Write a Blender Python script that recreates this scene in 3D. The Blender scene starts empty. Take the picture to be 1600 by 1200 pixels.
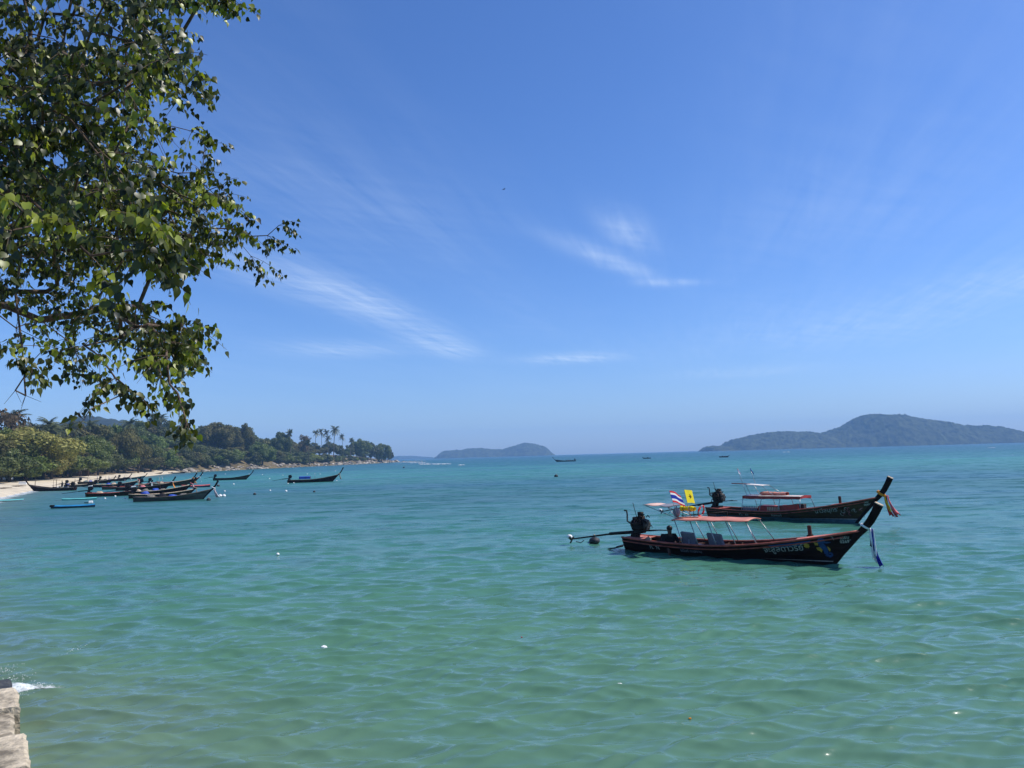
import bpy, math, random
import numpy as np
from mathutils import Vector, Matrix, Euler, noise as mnoise

SC = bpy.context.scene
COL = SC.collection
R = math.radians
rng = np.random.default_rng(7)
random.seed(7)

# ------------------------------------------------------------------ camera
F_PX, CAM_H = 1200.0, 4.2
ROLL = R(-1.6)
PITCH = math.atan(112.2 / F_PX * math.cos(ROLL))
cam_data = bpy.data.cameras.new('camera')
cam = bpy.data.objects.new('camera', cam_data)
COL.objects.link(cam)
cam_data.sensor_width = 36.0
cam_data.lens = 36.0 * F_PX / 1600.0
cam_data.clip_start = 0.05
cam_data.clip_end = 60000.0
CM = Matrix.Rotation(math.pi / 2 + PITCH, 4, 'X') @ Matrix.Rotation(ROLL, 4, 'Z')
cam.matrix_world = Matrix.Translation((0, 0, CAM_H)) @ CM
SC.camera = cam

# ------------------------------------------------------------------ sun and sky
SUN_AZ, SUN_EL = R(84.0), R(50.0)          # azimuth clockwise from +Y (the way the camera looks)
sun_dir = Vector((math.sin(SUN_AZ) * math.cos(SUN_EL), math.cos(SUN_AZ) * math.cos(SUN_EL), math.sin(SUN_EL)))
sd = bpy.data.lights.new('sun', 'SUN')
sd.energy = 4.8
sd.angle = R(0.53)
sd.color = (1.0, 0.95, 0.86)
sun = bpy.data.objects.new('sun', sd)
COL.objects.link(sun)
sun.rotation_euler = sun_dir.to_track_quat('Z', 'Y').to_euler()
sun.location = (40, 20, 60)

world = bpy.data.worlds.new('World')
SC.world = world
world.use_nodes = True
SKY_STRENGTH = 0.122
SKY_TINT = (0.86, 0.955, 1.24, 1)
CLOUDS = [  # place in the cloud sheet (x/z, y/z), half length, half width, turn, strength: thin cirrus patches
    (-0.92, 5.0, 1.15, 0.26, 1.36, 1.0), (-0.58, 6.9, 0.85, 0.25, 1.42, 1.05), (-1.5, 6.9, 0.55, 0.50, 0.3, 0.75), (0.62, 8.0, 0.50, 0.42, 0.1, 1.15),
    (0.56, 3.45, 0.36, 0.10, 1.2, 0.85), (0.55, 3.95, 0.55, 0.10, 0.98, 0.9), (0.95, 4.5, 0.20, 0.10, 0.2, 0.8), (2.9, 6.2, 1.6, 1.0, 1.45, 0.40), (3.1, 10.0, 0.8, 1.0, 1.3, 0.6), (3.3, 4.6, 0.6, 0.5, 1.2, 0.5),
    (-0.55, 3.0, 0.9, 0.35, 1.3, 0.26), (-1.3, 4.0, 0.8, 0.3, 1.3, 0.40), (1.4, 3.2, 0.9, 0.6, 1.2, 0.16),
    (4.5, 3.0, 1.5, 1.5, 0.5, 0.4), (-5.0, 2.0, 2.0, 1.5, 0.3, 0.5), (0.5, -4.0, 2.5, 1.5, 0.4, 0.5)]



def build_world():
    nt = world.node_tree
    N, L = nt.nodes, nt.links
    N.clear()
    out = N.new('ShaderNodeOutputWorld')
    bg = N.new('ShaderNodeBackground')
    bg.inputs['Strength'].default_value = SKY_STRENGTH
    L.new(bg.outputs[0], out.inputs[0])
    sky = N.new('ShaderNodeTexSky')
    sky.sky_type = 'NISHITA'
    sky.sun_disc = False
    sky.sun_elevation = SUN_EL
    sky.sun_rotation = SUN_AZ
    sky.altitude = 0.0
    sky.air_density = 1.0
    sky.dust_density = 0.7
    sky.ozone_density = 5.0
    hs = N.new('ShaderNodeHueSaturation')
    hs.inputs['Saturation'].default_value = 1.08
    hs.inputs['Value'].default_value = 1.0
    wb = N.new('ShaderNodeMix')           # white balance of the picture
    wb.data_type = 'RGBA'
    wb.blend_type = 'MULTIPLY'
    wb.inputs[0].default_value = 1.0
    wb.inputs[7].default_value = SKY_TINT
    L.new(sky.outputs[0], wb.inputs[6])
    L.new(wb.outputs[2], hs.inputs['Color'])

    def math_n(op, a, b=None, c=None):
        m = N.new('ShaderNodeMath')
        m.operation = op
        for k, v in enumerate((a, b, c)):
            if v is None:
                continue
            if isinstance(v, (int, float)):
                m.inputs[k].default_value = v
            else:
                L.new(v, m.inputs[k])
        return m.outputs[0]
    tc = N.new('ShaderNodeTexCoord')
    sep = N.new('ShaderNodeSeparateXYZ')
    L.new(tc.outputs['Generated'], sep.inputs[0])
    zc = math_n('MAXIMUM', sep.outputs[2], 0.03)
    u = math_n('DIVIDE', sep.outputs[0], zc)
    v = math_n('DIVIDE', sep.outputs[1], zc)
    comb = N.new('ShaderNodeCombineXYZ')
    L.new(u, comb.inputs[0])
    L.new(v, comb.inputs[1])
    # streaky fibres
    def fibres(rot, sx, sy, scale, detail, dist):
        mp = N.new('ShaderNodeMapping')
        mp.vector_type = 'TEXTURE'
        mp.inputs['Rotation'].default_value = (0, 0, rot)
        mp.inputs['Scale'].default_value = (sx, sy, 1)
        L.new(comb.outputs[0], mp.inputs[0])
        no = N.new('ShaderNodeTexNoise')
        no.inputs['Scale'].default_value = scale
        no.inputs['Detail'].default_value = detail
        no.inputs['Roughness'].default_value = 0.6
        no.inputs['Distortion'].default_value = dist
        L.new(mp.outputs[0], no.inputs['Vector'])
        return no.outputs[0]
    f1 = fibres(1.33, 1.7, 0.16, 1.8, 8, 0.45)
    f2 = fibres(0.55, 1.2, 0.30, 2.2, 6, 0.5)
    f3 = fibres(1.35, 3.0, 0.9, 0.6, 4, 0.3)
    fib = math_n('ADD', math_n('MULTIPLY', f1, 0.6), math_n('MULTIPLY', f2, 0.4))
    total = None
    for (cx, cy, hx, hy, rot, st) in CLOUDS:
        mp = N.new('ShaderNodeMapping')
        mp.vector_type = 'TEXTURE'
        mp.inputs['Location'].default_value = (cx, cy, 0)
        mp.inputs['Rotation'].default_value = (0, 0, rot)
        mp.inputs['Scale'].default_value = (hx, hy, 1)
        L.new(comb.outputs[0], mp.inputs[0])
        ln = N.new('ShaderNodeVectorMath')
        ln.operation = 'LENGTH'
        L.new(mp.outputs[0], ln.inputs[0])
        g = math_n('POWER', 2.718, math_n('MULTIPLY', math_n('POWER', ln.outputs['Value'], 2.0), -1.1))
        g = math_n('MULTIPLY', g, st)
        total = g if total is None else math_n('ADD', total, g)
    wide = math_n('MULTIPLY', math_n('MAXIMUM', math_n('SUBTRACT', f3, 0.42), 0.0), 0.55)
    mask = math_n('ADD', total, wide)
    shaped = math_n('MULTIPLY', math_n('MAXIMUM', math_n('SUBTRACT', fib, 0.30), 0.0), 1.9)
    cl = math_n('MULTIPLY', math_n('MULTIPLY', mask, shaped), 0.72)
    fade = N.new('ShaderNodeMapRange')
    fade.inputs['From Min'].default_value = 0.03
    fade.inputs['From Max'].default_value = 0.12
    L.new(sep.outputs[2], fade.inputs['Value'])
    cl = math_n('MINIMUM', math_n('MULTIPLY', cl, fade.outputs[0]), 0.75)
    mix = N.new('ShaderNodeMix')
    mix.data_type = 'RGBA'
    L.new(cl, mix.inputs[0])
    L.new(hs.outputs[0], mix.inputs[6])
    mix.inputs[7].default_value = (6.2, 7.3, 8.8, 1)
    L.new(mix.outputs[2], bg.inputs[0])


build_world()
vs = SC.view_settings
vs.view_transform = 'Standard'
vs.look = 'None'
vs.gamma = 1.0
vs.exposure = 0.10
vs.use_curve_mapping = False
SC.cycles.use_denoising = True
SC.cycles.max_bounces = 6
SC.cycles.transparent_max_bounces = 12
SC.cycles.volume_bounces = 1
SC.cycles.sample_clamp_indirect = 4.0
SC.cycles.sample_clamp_direct = 12.0
SC.cycles.caustics_reflective = False
SC.cycles.caustics_refractive = False

# ------------------------------------------------------------------ pixel helpers (measuring only: give a place in the world)
M3 = np.array(CM.to_3x3())
CP = np.array([0, 0, CAM_H])


def ray(x, y):
    return M3 @ np.array([(x - 800) / F_PX, (600 - y) / F_PX, -1.0])


def wat(x, y, z=0.0):
    d = ray(x, y)
    return Vector(CP + d * ((z - CAM_H) / d[2]))


def at(x, y, Y):
    d = ray(x, y)
    return Vector(CP + d * (Y / d[1]))


# ------------------------------------------------------------------ materials
MATS = {}


def mat(name, color, rough=0.7, var=0.15, scale=3.0, bump=0.0, metal=0.0, spec=0.4, detail=4, color2=None, objrand=0.0, coord='Object', stretch=None):
    """procedural paint, wood, stone, cloth: base colour mottled by noise, optional relief"""
    if name in MATS:
        return MATS[name]
    m = bpy.data.materials.new(name)
    m.use_nodes = True
    nt = m.node_tree
    N, L = nt.nodes, nt.links
    b = N['Principled BSDF']
    b.inputs['Roughness'].default_value = rough
    b.inputs['Metallic'].default_value = metal
    b.inputs['Specular IOR Level'].default_value = spec
    tc = N.new('ShaderNodeTexCoord')
    src = tc.outputs[coord]
    if stretch:
        mp = N.new('ShaderNodeMapping')
        mp.inputs['Scale'].default_value = stretch
        L.new(src, mp.inputs[0])
        src = mp.outputs[0]
    no = N.new('ShaderNodeTexNoise')
    no.inputs['Scale'].default_value = scale
    no.inputs['Detail'].default_value = detail
    no.inputs['Roughness'].default_value = 0.65
    L.new(src, no.inputs['Vector'])
    ramp = N.new('ShaderNodeValToRGB')
    c = Vector(color)
    c2 = Vector(color2) if color2 else c * (1 + var * 1.6)
    lo = c * (1 - var * 1.6)
    ramp.color_ramp.elements[0].position = 0.33
    ramp.color_ramp.elements[1].position = 0.67
    ramp.color_ramp.elements[0].color = (max(lo.x, 0), max(lo.y, 0), max(lo.z, 0), 1)
    ramp.color_ramp.elements[1].color = (c2.x, c2.y, c2.z, 1)
    L.new(no.outputs[0], ramp.inputs[0])
    colout = ramp.outputs[0]
    if objrand > 0:
        oi = N.new('ShaderNodeObjectInfo')
        mr = N.new('ShaderNodeMapRange')
        mr.inputs['To Min'].default_value = 1 - objrand
        mr.inputs['To Max'].default_value = 1 + objrand
        L.new(oi.outputs['Random'], mr.inputs['Value'])
        hs = N.new('ShaderNodeHueSaturation')
        L.new(mr.outputs[0], hs.inputs['Value'])
        L.new(colout, hs.inputs['Color'])
        colout = hs.outputs[0]
    L.new(colout, b.inputs['Base Color'])
    if bump > 0:
        bm = N.new('ShaderNodeBump')
        bm.inputs['Strength'].default_value = bump
        bm.inputs['Distance'].default_value = 0.05
        n2 = N.new('ShaderNodeTexNoise')
        n2.inputs['Scale'].default_value = scale * 4
        n2.inputs['Detail'].default_value = 6
        L.new(src, n2.inputs['Vector'])
        L.new(n2.outputs[0], bm.inputs['Height'])
        L.new(bm.outputs[0], b.inputs['Normal'])
    MATS[name] = m
    return m


def leaf_mat(name, c_lo, c_hi, trans, trans_col, rough=0.5, spec=0.3, objrand=0.0):
    """foliage: colour runs between two greens by the per-leaf 'tint' attribute; light passes through the blade"""
    m = bpy.data.materials.new(name)
    m.use_nodes = True
    nt = m.node_tree
    N, L = nt.nodes, nt.links
    b = N['Principled BSDF']
    out = N['Material Output']
    at_ = N.new('ShaderNodeAttribute')
    at_.attribute_name = 'tint'
    ramp = N.new('ShaderNodeValToRGB')
    ramp.color_ramp.elements[0].color = (*c_lo, 1)
    ramp.color_ramp.elements[1].color = (*c_hi, 1)
    L.new(at_.outputs['Fac'], ramp.inputs[0])
    colout = ramp.outputs[0]
    if objrand:
        oi = N.new('ShaderNodeObjectInfo')
        hs = N.new('ShaderNodeHueSaturation')
        mr = N.new('ShaderNodeMapRange')
        mr.inputs['To Min'].default_value = 1 - objrand
        mr.inputs['To Max'].default_value = 1 + objrand
        L.new(oi.outputs['Random'], mr.inputs['Value'])
        L.new(mr.outputs[0], hs.inputs['Value'])
        mr2 = N.new('ShaderNodeMapRange')
        mr2.inputs['To Min'].default_value = 0.5 - objrand * 0.09
        mr2.inputs['To Max'].default_value = 0.5 + objrand * 0.05
        ml = N.new('ShaderNodeMath')
        ml.operation = 'FRACT'
        mu = N.new('ShaderNodeMath')
        mu.operation = 'MULTIPLY'
        mu.inputs[1].default_value = 7.31
        L.new(oi.outputs['Random'], mu.inputs[0])
        L.new(mu.outputs[0], ml.inputs[0])
        L.new(ml.outputs[0], mr2.inputs['Value'])
        L.new(mr2.outputs[0], hs.inputs['Hue'])
        L.new(colout, hs.inputs['Color'])
        colout = hs.outputs[0]
    L.new(colout, b.inputs['Base Color'])
    b.inputs['Roughness'].default_value = rough
    b.inputs['Specular IOR Level'].default_value = spec
    tr = N.new('ShaderNodeBsdfTranslucent')
    mx = N.new('ShaderNodeMix')
    mx.data_type = 'RGBA'
    mx.blend_type = 'MULTIPLY'
    mx.inputs[0].default_value = 1.0
    L.new(colout, mx.inputs[6])
    mx.inputs[7].default_value = (*trans_col, 1)
    L.new(mx.outputs[2], tr.inputs['Color'])
    ms = N.new('ShaderNodeMixShader')
    ms.inputs[0].default_value = trans
    L.new(b.outputs[0], ms.inputs[1])
    L.new(tr.outputs[0], ms.inputs[2])
    L.new(ms.outputs[0], out.inputs[0])
    MATS[name] = m
    return m


# ------------------------------------------------------------------ mesh helpers
class MB:
    """collects shapes, then links them as ONE mesh object"""

    def __init__(s):
        s.v, s.f, s.sm = [], [], []

    def add(s, verts, faces, smooth=False):
        o = len(s.v)
        s.v.extend([tuple(p) for p in verts])
        for f in faces:
            s.f.append(tuple(i + o for i in f))
            s.sm.append(smooth)
        return s

    def box(s, c, size, rot=(0, 0, 0), taper=1.0, bevel=0.0):
        m = Euler(rot).to_matrix()
        c = Vector(c)
        hx, hy, hz = size[0] / 2, size[1] / 2, size[2] / 2
        if bevel <= 0:
            pts = [Vector((x * hx * (taper if z > 0 else 1), y * hy * (taper if z > 0 else 1), z * hz)) for z in (-1, 1) for x, y in ((-1, -1), (1, -1), (1, 1), (-1, 1))]
            fs = [(3, 2, 1, 0), (4, 5, 6, 7), (0, 1, 5, 4), (1, 2, 6, 5), (2, 3, 7, 6), (3, 0, 4, 7)]
            return s.add([c + m @ p for p in pts], fs)
        b = min(bevel, hx * .9, hy * .9, hz * .9)
        rings = []
        for z, ins in ((-hz, b), (-hz + b, 0), (hz - b, 0), (hz, b)):
            k = taper if z > 0 else 1
            X, Y = (hx - ins) * k, (hy - ins) * k
            cb = b * 0.6
            rings.append([Vector(q + (z,)) for q in ((-X + cb, -Y), (X - cb, -Y), (X, -Y + cb), (X, Y - cb), (X - cb, Y), (-X + cb, Y), (-X, Y - cb), (-X, -Y + cb))])
        pts = [c + m @ p for r in rings for p in r]
        fs = [tuple(range(7, -1, -1)), tuple(range(24, 32))]
        for k in range(3):
            for i in range(8):
                j = (i + 1) % 8
                fs.append((k * 8 + i, k * 8 + j, k * 8 + 8 + j, k * 8 + 8 + i))
        return s.add(pts, fs)

    def tube(s, pts, rad, n=6, cap=True, flat=1.0):
        pts = [Vector(p) for p in pts]
        if isinstance(rad, (int, float)):
            rad = [rad] * len(pts)
        rings = []
        t0 = (pts[1] - pts[0]).normalized()
        ref = Vector((0, 0, 1)) if abs(t0.z) < 0.9 else Vector((1, 0, 0))
        u = t0.cross(ref).normalized()
        for i, p in enumerate(pts):
            t = (pts[min(i + 1, len(pts) - 1)] - pts[max(i - 1, 0)]).normalized()
            u = (u - t * u.dot(t)).normalized()
            w = t.cross(u)
            rings.append([p + (u * math.cos(2 * math.pi * k / n) + w * math.sin(2 * math.pi * k / n) * flat) * rad[i] for k in range(n)])
        vs_ = [q for r in rings for q in r]
        fs = []
        for i in range(len(pts) - 1):
            for k in range(n):
                j = (k + 1) % n
                fs.append((i * n + k, i * n + j, i * n + n + j, i * n + n + k))
        if cap:
            fs.append(tuple(range(n - 1, -1, -1)))
            fs.append(tuple(range((len(pts) - 1) * n, len(pts) * n)))
        return s.add(vs_, fs, True)

    def grid(s, fn, nu, nv, smooth=True):
        vs_ = [fn(i / (nu - 1), j / (nv - 1)) for i in range(nu) for j in range(nv)]
        fs = [(i * nv + j, (i + 1) * nv + j, (i + 1) * nv + j + 1, i * nv + j + 1) for i in range(nu - 1) for j in range(nv - 1)]
        return s.add(vs_, fs, smooth)

    def ball(s, c, r, nu=10, nv=6, squash=(1, 1, 1), jitter=0.0, seed=0):
        rr = random.Random(seed)
        c = Vector(c)
        vs_ = [c + Vector((0, 0, -r * squash[2]))]
        for j in range(1, nv):
            th = math.pi * j / nv
            for i in range(nu):
                ph = 2 * math.pi * i / nu
                k = r * (1 + rr.uniform(-jitter, jitter))
                vs_.append(c + Vector((math.sin(th) * math.cos(ph) * k * squash[0], math.sin(th) * math.sin(ph) * k * squash[1], -math.cos(th) * k * squash[2])))
        vs_.append(c + Vector((0, 0, r * squash[2])))
        fs = [(0, 1 + (i + 1) % nu, 1 + i) for i in range(nu)]
        for j in range(nv - 2):
            for i in range(nu):
                a, b_ = 1 + j * nu + i, 1 + j * nu + (i + 1) % nu
                fs.append((a, b_, b_ + nu, a + nu))
        o = 1 + (nv - 2) * nu
        fs += [(o + i, o + (i + 1) % nu, len(vs_) - 1) for i in range(nu)]
        return s.add(vs_, fs, True)

    def mesh(s, name):
        me = bpy.data.meshes.new(name)
        me.from_pydata(s.v, [], s.f)
        me.polygons.foreach_set('use_smooth', s.sm)
        me.update()
        return me

    def build(s, name, material, parent=None):
        return obj(name, s.mesh(name), material, parent)


def obj(name, me, material=None, parent=None, matrix=None):
    if material is not None and not me.materials:
        me.materials.append(MATS[material] if isinstance(material, str) else material)
    o = bpy.data.objects.new(name, me)
    COL.objects.link(o)
    if parent is not None:
        o.parent = parent
    if matrix is not None:
        o.matrix_local = matrix
    return o


def empty(name, loc, rz=0.0):
    o = bpy.data.objects.new(name, None)
    o.empty_display_size = 0.3
    COL.objects.link(o)
    o.location = loc
    o.rotation_euler = (0, 0, rz)
    return o


def tag(o, label=None, cat=None, group=None, kind=None):
    if label:
        o['label'] = label
    if cat:
        o['category'] = cat
    if group:
        o['group'] = group
    if kind:
        o['kind'] = kind
    return o


def np_mesh(name, verts, quads, smooth=True):
    me = bpy.data.meshes.new(name)
    nv, nf, k = len(verts), len(quads), quads.shape[1]
    me.vertices.add(nv)
    me.vertices.foreach_set('co', np.ascontiguousarray(verts, dtype=np.float32).ravel())
    me.loops.add(nf * k)
    me.loops.foreach_set('vertex_index', np.ascontiguousarray(quads, dtype=np.int32).ravel())
    me.polygons.add(nf)
    me.polygons.foreach_set('loop_start', np.arange(0, nf * k, k, dtype=np.int32))
    me.polygons.foreach_set('loop_total', np.full(nf, k, dtype=np.int32))
    me.polygons.foreach_set('use_smooth', np.full(nf, smooth))
    me.update(calc_edges=True)
    return me


def point_attr(me, name, vals):
    a = me.attributes.new(name, 'FLOAT', 'POINT')
    a.data.foreach_set('value', np.ascontiguousarray(vals, dtype=np.float32))


ORD = 'first second third fourth fifth sixth seventh eighth ninth tenth eleventh twelfth thirteenth fourteenth fifteenth sixteenth seventeenth eighteenth nineteenth twentieth twenty-first twenty-second twenty-third twenty-fourth twenty-fifth twenty-sixth twenty-seventh twenty-eighth twenty-ninth thirtieth'.split()


def fbm(p, octaves=4):
    v, a = 0.0, 1.0
    p = Vector(p)
    for _ in range(octaves):
        v += a * mnoise.noise(p)
        p = p * 2.03
        a *= 0.5
    return v

# ------------------------------------------------------------------ the sea
def sea_material():
    m = bpy.data.materials.new('sea_water')
    m.use_nodes = True
    nt = m.node_tree
    N, L = nt.nodes, nt.links
    N.clear()
    out = N.new('ShaderNodeOutputMaterial')

    def mth(op, a, b=None):
        n = N.new('ShaderNodeMath')
        n.operation = op
        for k, v in enumerate((a, b)):
            if v is None:
                continue
            if isinstance(v, (int, float)):
                n.inputs[k].default_value = v
            else:
                L.new(v, n.inputs[k])
        return n.outputs[0]

    def noise(vec, scale, detail, stretch, rough=0.55, dist=0.0, rot=0.0):
        mp = N.new('ShaderNodeMapping')
        mp.inputs['Scale'].default_value = (stretch[0], stretch[1], 1)
        mp.inputs['Rotation'].default_value = (0, 0, rot)
        L.new(vec, mp.inputs[0])
        n = N.new('ShaderNodeTexNoise')
        n.inputs['Scale'].default_value = scale
        n.inputs['Detail'].default_value = detail
        n.inputs['Roughness'].default_value = rough
        n.inputs['Distortion'].default_value = dist
        L.new(mp.outputs[0], n.inputs['Vector'])
        return n
    geo = N.new('ShaderNodeNewGeometry')
    pos = geo.outputs['Position']
    sep = N.new('ShaderNodeSeparateXYZ')
    L.new(pos, sep.inputs[0])
    X, Y = sep.outputs[0], sep.outputs[1]
    # body colour: silty shallows by the wall, turquoise over sand, deep teal offshore, weed beds between
    far = mth('SQRT', mth('ADD', mth('MULTIPLY', X, X), mth('MULTIPLY', Y, Y)))
    wob = noise(pos, 0.02, 3, (0.35, 1.0))
    lg = mth('LOGARITHM', mth('MAXIMUM', far, 5.0), 10.0)
    lg = mth('ADD', lg, mth('MULTIPLY', mth('SUBTRACT', wob.outputs[0], 0.5), 0.30))
    t = mth('DIVIDE', mth('SUBTRACT', lg, 0.9), 2.6)
    ramp = N.new('ShaderNodeValToRGB')
    cr = ramp.color_ramp
    stops = [(0.00, (0.088, 0.168, 0.114)), (0.14, (0.076, 0.176, 0.122)), (0.24, (0.054, 0.168, 0.126)), (0.32, (0.036, 0.138, 0.112)), (0.38, (0.027, 0.112, 0.100)),
             (0.44, (0.027, 0.115, 0.103)), (0.50, (0.034, 0.155, 0.136)), (0.585, (0.036, 0.185, 0.165)), (0.64, (0.013, 0.100, 0.108)), (0.80, (0.008, 0.070, 0.088)), (1.0, (0.006, 0.055, 0.075))]
    while len(cr.elements) < len(stops):
        cr.elements.new(0.5)
    for e, (p, c) in zip(cr.elements, stops):
        e.position = p
        e.color = (*c, 1)
    L.new(t, ramp.inputs[0])
    # weed beds
    wd = noise(pos, 0.012, 4, (0.22, 1.0), 0.6, 0.4)
    wm = N.new('ShaderNodeMapRange')
    wm.inputs['From Min'].default_value = 0.50
    wm.inputs['From Max'].default_value = 0.62
    L.new(wd.outputs[0], wm.inputs['Value'])
    gate = N.new('ShaderNodeMapRange')
    gate.inputs['From Min'].default_value = 45
    gate.inputs['From Max'].default_value = 110
    L.new(far, gate.inputs['Value'])
    weed = mth('MULTIPLY', mth('MULTIPLY', wm.outputs[0], gate.outputs[0]), 0.8)
    mx = N.new('ShaderNodeMix')
    mx.data_type = 'RGBA'
    L.new(weed, mx.inputs[0])
    L.new(ramp.outputs[0], mx.inputs[6])
    mx.inputs[7].default_value = (0.022, 0.085, 0.125, 1)
    # silt clouds near the wall, sand showing in the shallows along the beach (attribute 'shallow')
    sh = N.new('ShaderNodeAttribute')
    sh.attribute_name = 'shallow'
    sl = noise(pos, 0.16, 4, (1, 1), 0.6, 0.8)
    silt = mth('MULTIPLY', sh.outputs['Fac'], mth('ADD', mth('MULTIPLY', sl.outputs[0], 0.9), 0.25))
    mx2 = N.new('ShaderNodeMix')
    mx2.data_type = 'RGBA'
    L.new(silt, mx2.inputs[0])
    L.new(mx.outputs[2], mx2.inputs[6])
    mx2.inputs[7].default_value = (0.15, 0.185, 0.13, 1)
    # murk patches
    mk = noise(pos, 0.07, 5, (0.6, 1.0), 0.6, 0.5)
    hv = N.new('ShaderNodeHueSaturation')
    hv.inputs['Saturation'].default_value = 1.02
    hv.inputs['Hue'].default_value = 0.486
    L.new(mth('ADD', mth('MULTIPLY', mk.outputs[0], 0.45), 0.80), hv.inputs['Value'])
    L.new(mx2.outputs[2], hv.inputs['Color'])
    # ripples: the small facets the sheet itself does not carry
    fa = N.new('ShaderNodeAttribute')
    fa.attribute_name = 'facet'
    r1 = noise(pos, 5.5, 3, (0.55, 1.0), 0.6, 0.3, 0.25)
    r2 = noise(pos, 1.5, 4, (0.5, 1.0), 0.6, 0.4, -0.15)
    r3 = noise(pos, 0.22, 2, (0.35, 1.0), 0.6, 0.4, 0.1)      # gusts: rough and calm patches

    def scaled(n, k):
        s = N.new('ShaderNodeVectorMath')
        s.operation = 'SUBTRACT'
        L.new(n.outputs['Color'], s.inputs[0])
        s.inputs[1].default_value = (0.5, 0.5, 0.5)
        v = N.new('ShaderNodeVectorMath')
        v.operation = 'MULTIPLY'
        L.new(s.outputs[0], v.inputs[0])
        v.inputs[1].default_value = (1.0, 1.0, 0.0)
        w = N.new('ShaderNodeVectorMath')
        w.operation = 'SCALE'
        L.new(v.outputs[0], w.inputs[0])
        if isinstance(k, (int, float)):
            w.inputs['Scale'].default_value = k
        else:
            L.new(k, w.inputs['Scale'])
        return w.outputs[0]
    gust = mth('ADD', mth('MULTIPLY', r3.outputs[0], 2.2), -0.1)
    a1 = scaled(r1, mth('MULTIPLY', mth('ADD', mth('MULTIPLY', fa.outputs['Fac'], 0.20), 0.26), gust))
    r4 = noise(pos, 0.50, 4, (0.50, 1.0), 0.6, 0.5, 0.08)     # longer wavelets, drawn out along the crests
    a3 = scaled(r4, mth('MULTIPLY', fa.outputs['Fac'], 1.6))
    a2 = scaled(r2, mth('MULTIPLY', mth('MULTIPLY', fa.outputs['Fac'], 1.25), gust))
    add1 = N.new('ShaderNodeVectorMath')
    L.new(a1, add1.inputs[0])
    L.new(a2, add1.inputs[1])
    add3 = N.new('ShaderNodeVectorMath')
    L.new(add1.outputs[0], add3.inputs[0])
    L.new(a3, add3.inputs[1])
    add2 = N.new('ShaderNodeVectorMath')
    L.new(add3.outputs[0], add2.inputs[0])
    L.new(geo.outputs['Normal'], add2.inputs[1])
    nrm = N.new('ShaderNodeVectorMath')
    nrm.operation = 'NORMALIZE'
    L.new(add2.outputs[0], nrm.inputs[0])
    nn = nrm.outputs[0]
    b = N.new('ShaderNodeBsdfPrincipled')
    L.new(hv.outputs[0], b.inputs['Base Color'])
    b.inputs['IOR'].default_value = 1.333
    rg = mth('ADD', mth('MULTIPLY', fa.outputs['Fac'], mth('ADD', mth('MULTIPLY', r3.outputs[0], 0.36), 0.06)), 0.10)
    L.new(rg, b.inputs['Roughness'])
    L.new(nn, b.inputs['Normal'])
    L.new(b.outputs[0], out.inputs[0])
    return m


# shoreline: (x, y, ground kind) followed from the sea wall up the beach and round the headland
SHORE = [(-3.2, 4.4), (-6.6, 9.2), (-9.6, 13.9), (-14, 17), (-22, 26), (-36, 46), (-56, 78), (-77, 116), (-97, 158), (-114, 202), (-132, 258), (-148, 308), (-165, 362), (-180, 420),
         (-184, 462), (-180, 520), (-176, 590), (-171, 660), (-163, 740), (-160, 840), (-158, 940), (-156, 1035), (-166, 1075), (-200, 1085)]


def shore_x(y):
    ys = [p[1] for p in SHORE]
    xs = [p[0] for p in SHORE]
    return np.interp(y, ys, xs)


def wave_field(x, y, res):
    """sum of short wind waves running in to the beach; waves shorter than the sheet can carry are left to the material"""
    g = np.random.default_rng(11)
    z = np.zeros_like(x)
    dx = np.zeros_like(x)
    dy = np.zeros_like(x)
    n = 84
    lams = np.exp(np.linspace(math.log(0.20), math.log(3.6), n))
    for lam in lams:
        ang = -math.pi / 2 + 0.12 + g.normal(0, 0.40)
        slope = 0.074 * (1.0 if lam < 0.8 else (0.8 / lam) ** 1.25)
        k = 2 * math.pi / lam
        amp = slope / k
        ph = g.uniform(0, 2 * math.pi)
        w = np.clip((lam / np.maximum(res, 1e-6) - 3.0) / 3.0, 0, 1)
        cx, cy = math.cos(ang), math.sin(ang)
        # group modulation: wave trains come and go
        mod = 0.65 + 0.6 * np.sin(k * 0.13 * (cx * x + cy * y) + g.uniform(0, 6) + 0.9 * np.sin(k * 0.07 * (-cy * x + cx * y) + g.uniform(0, 6)))
        th = k * (cx * x + cy * y) + ph + 0.8 * np.sin(k * 0.11 * (-cy * x + cx * y) + g.uniform(0, 6))
        a = amp * w * mod
        z += a * np.sin(th)
        dx += 0.7 * a * cx * np.cos(th)
        dy += 0.7 * a * cy * np.cos(th)
    return z, dx, dy


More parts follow.
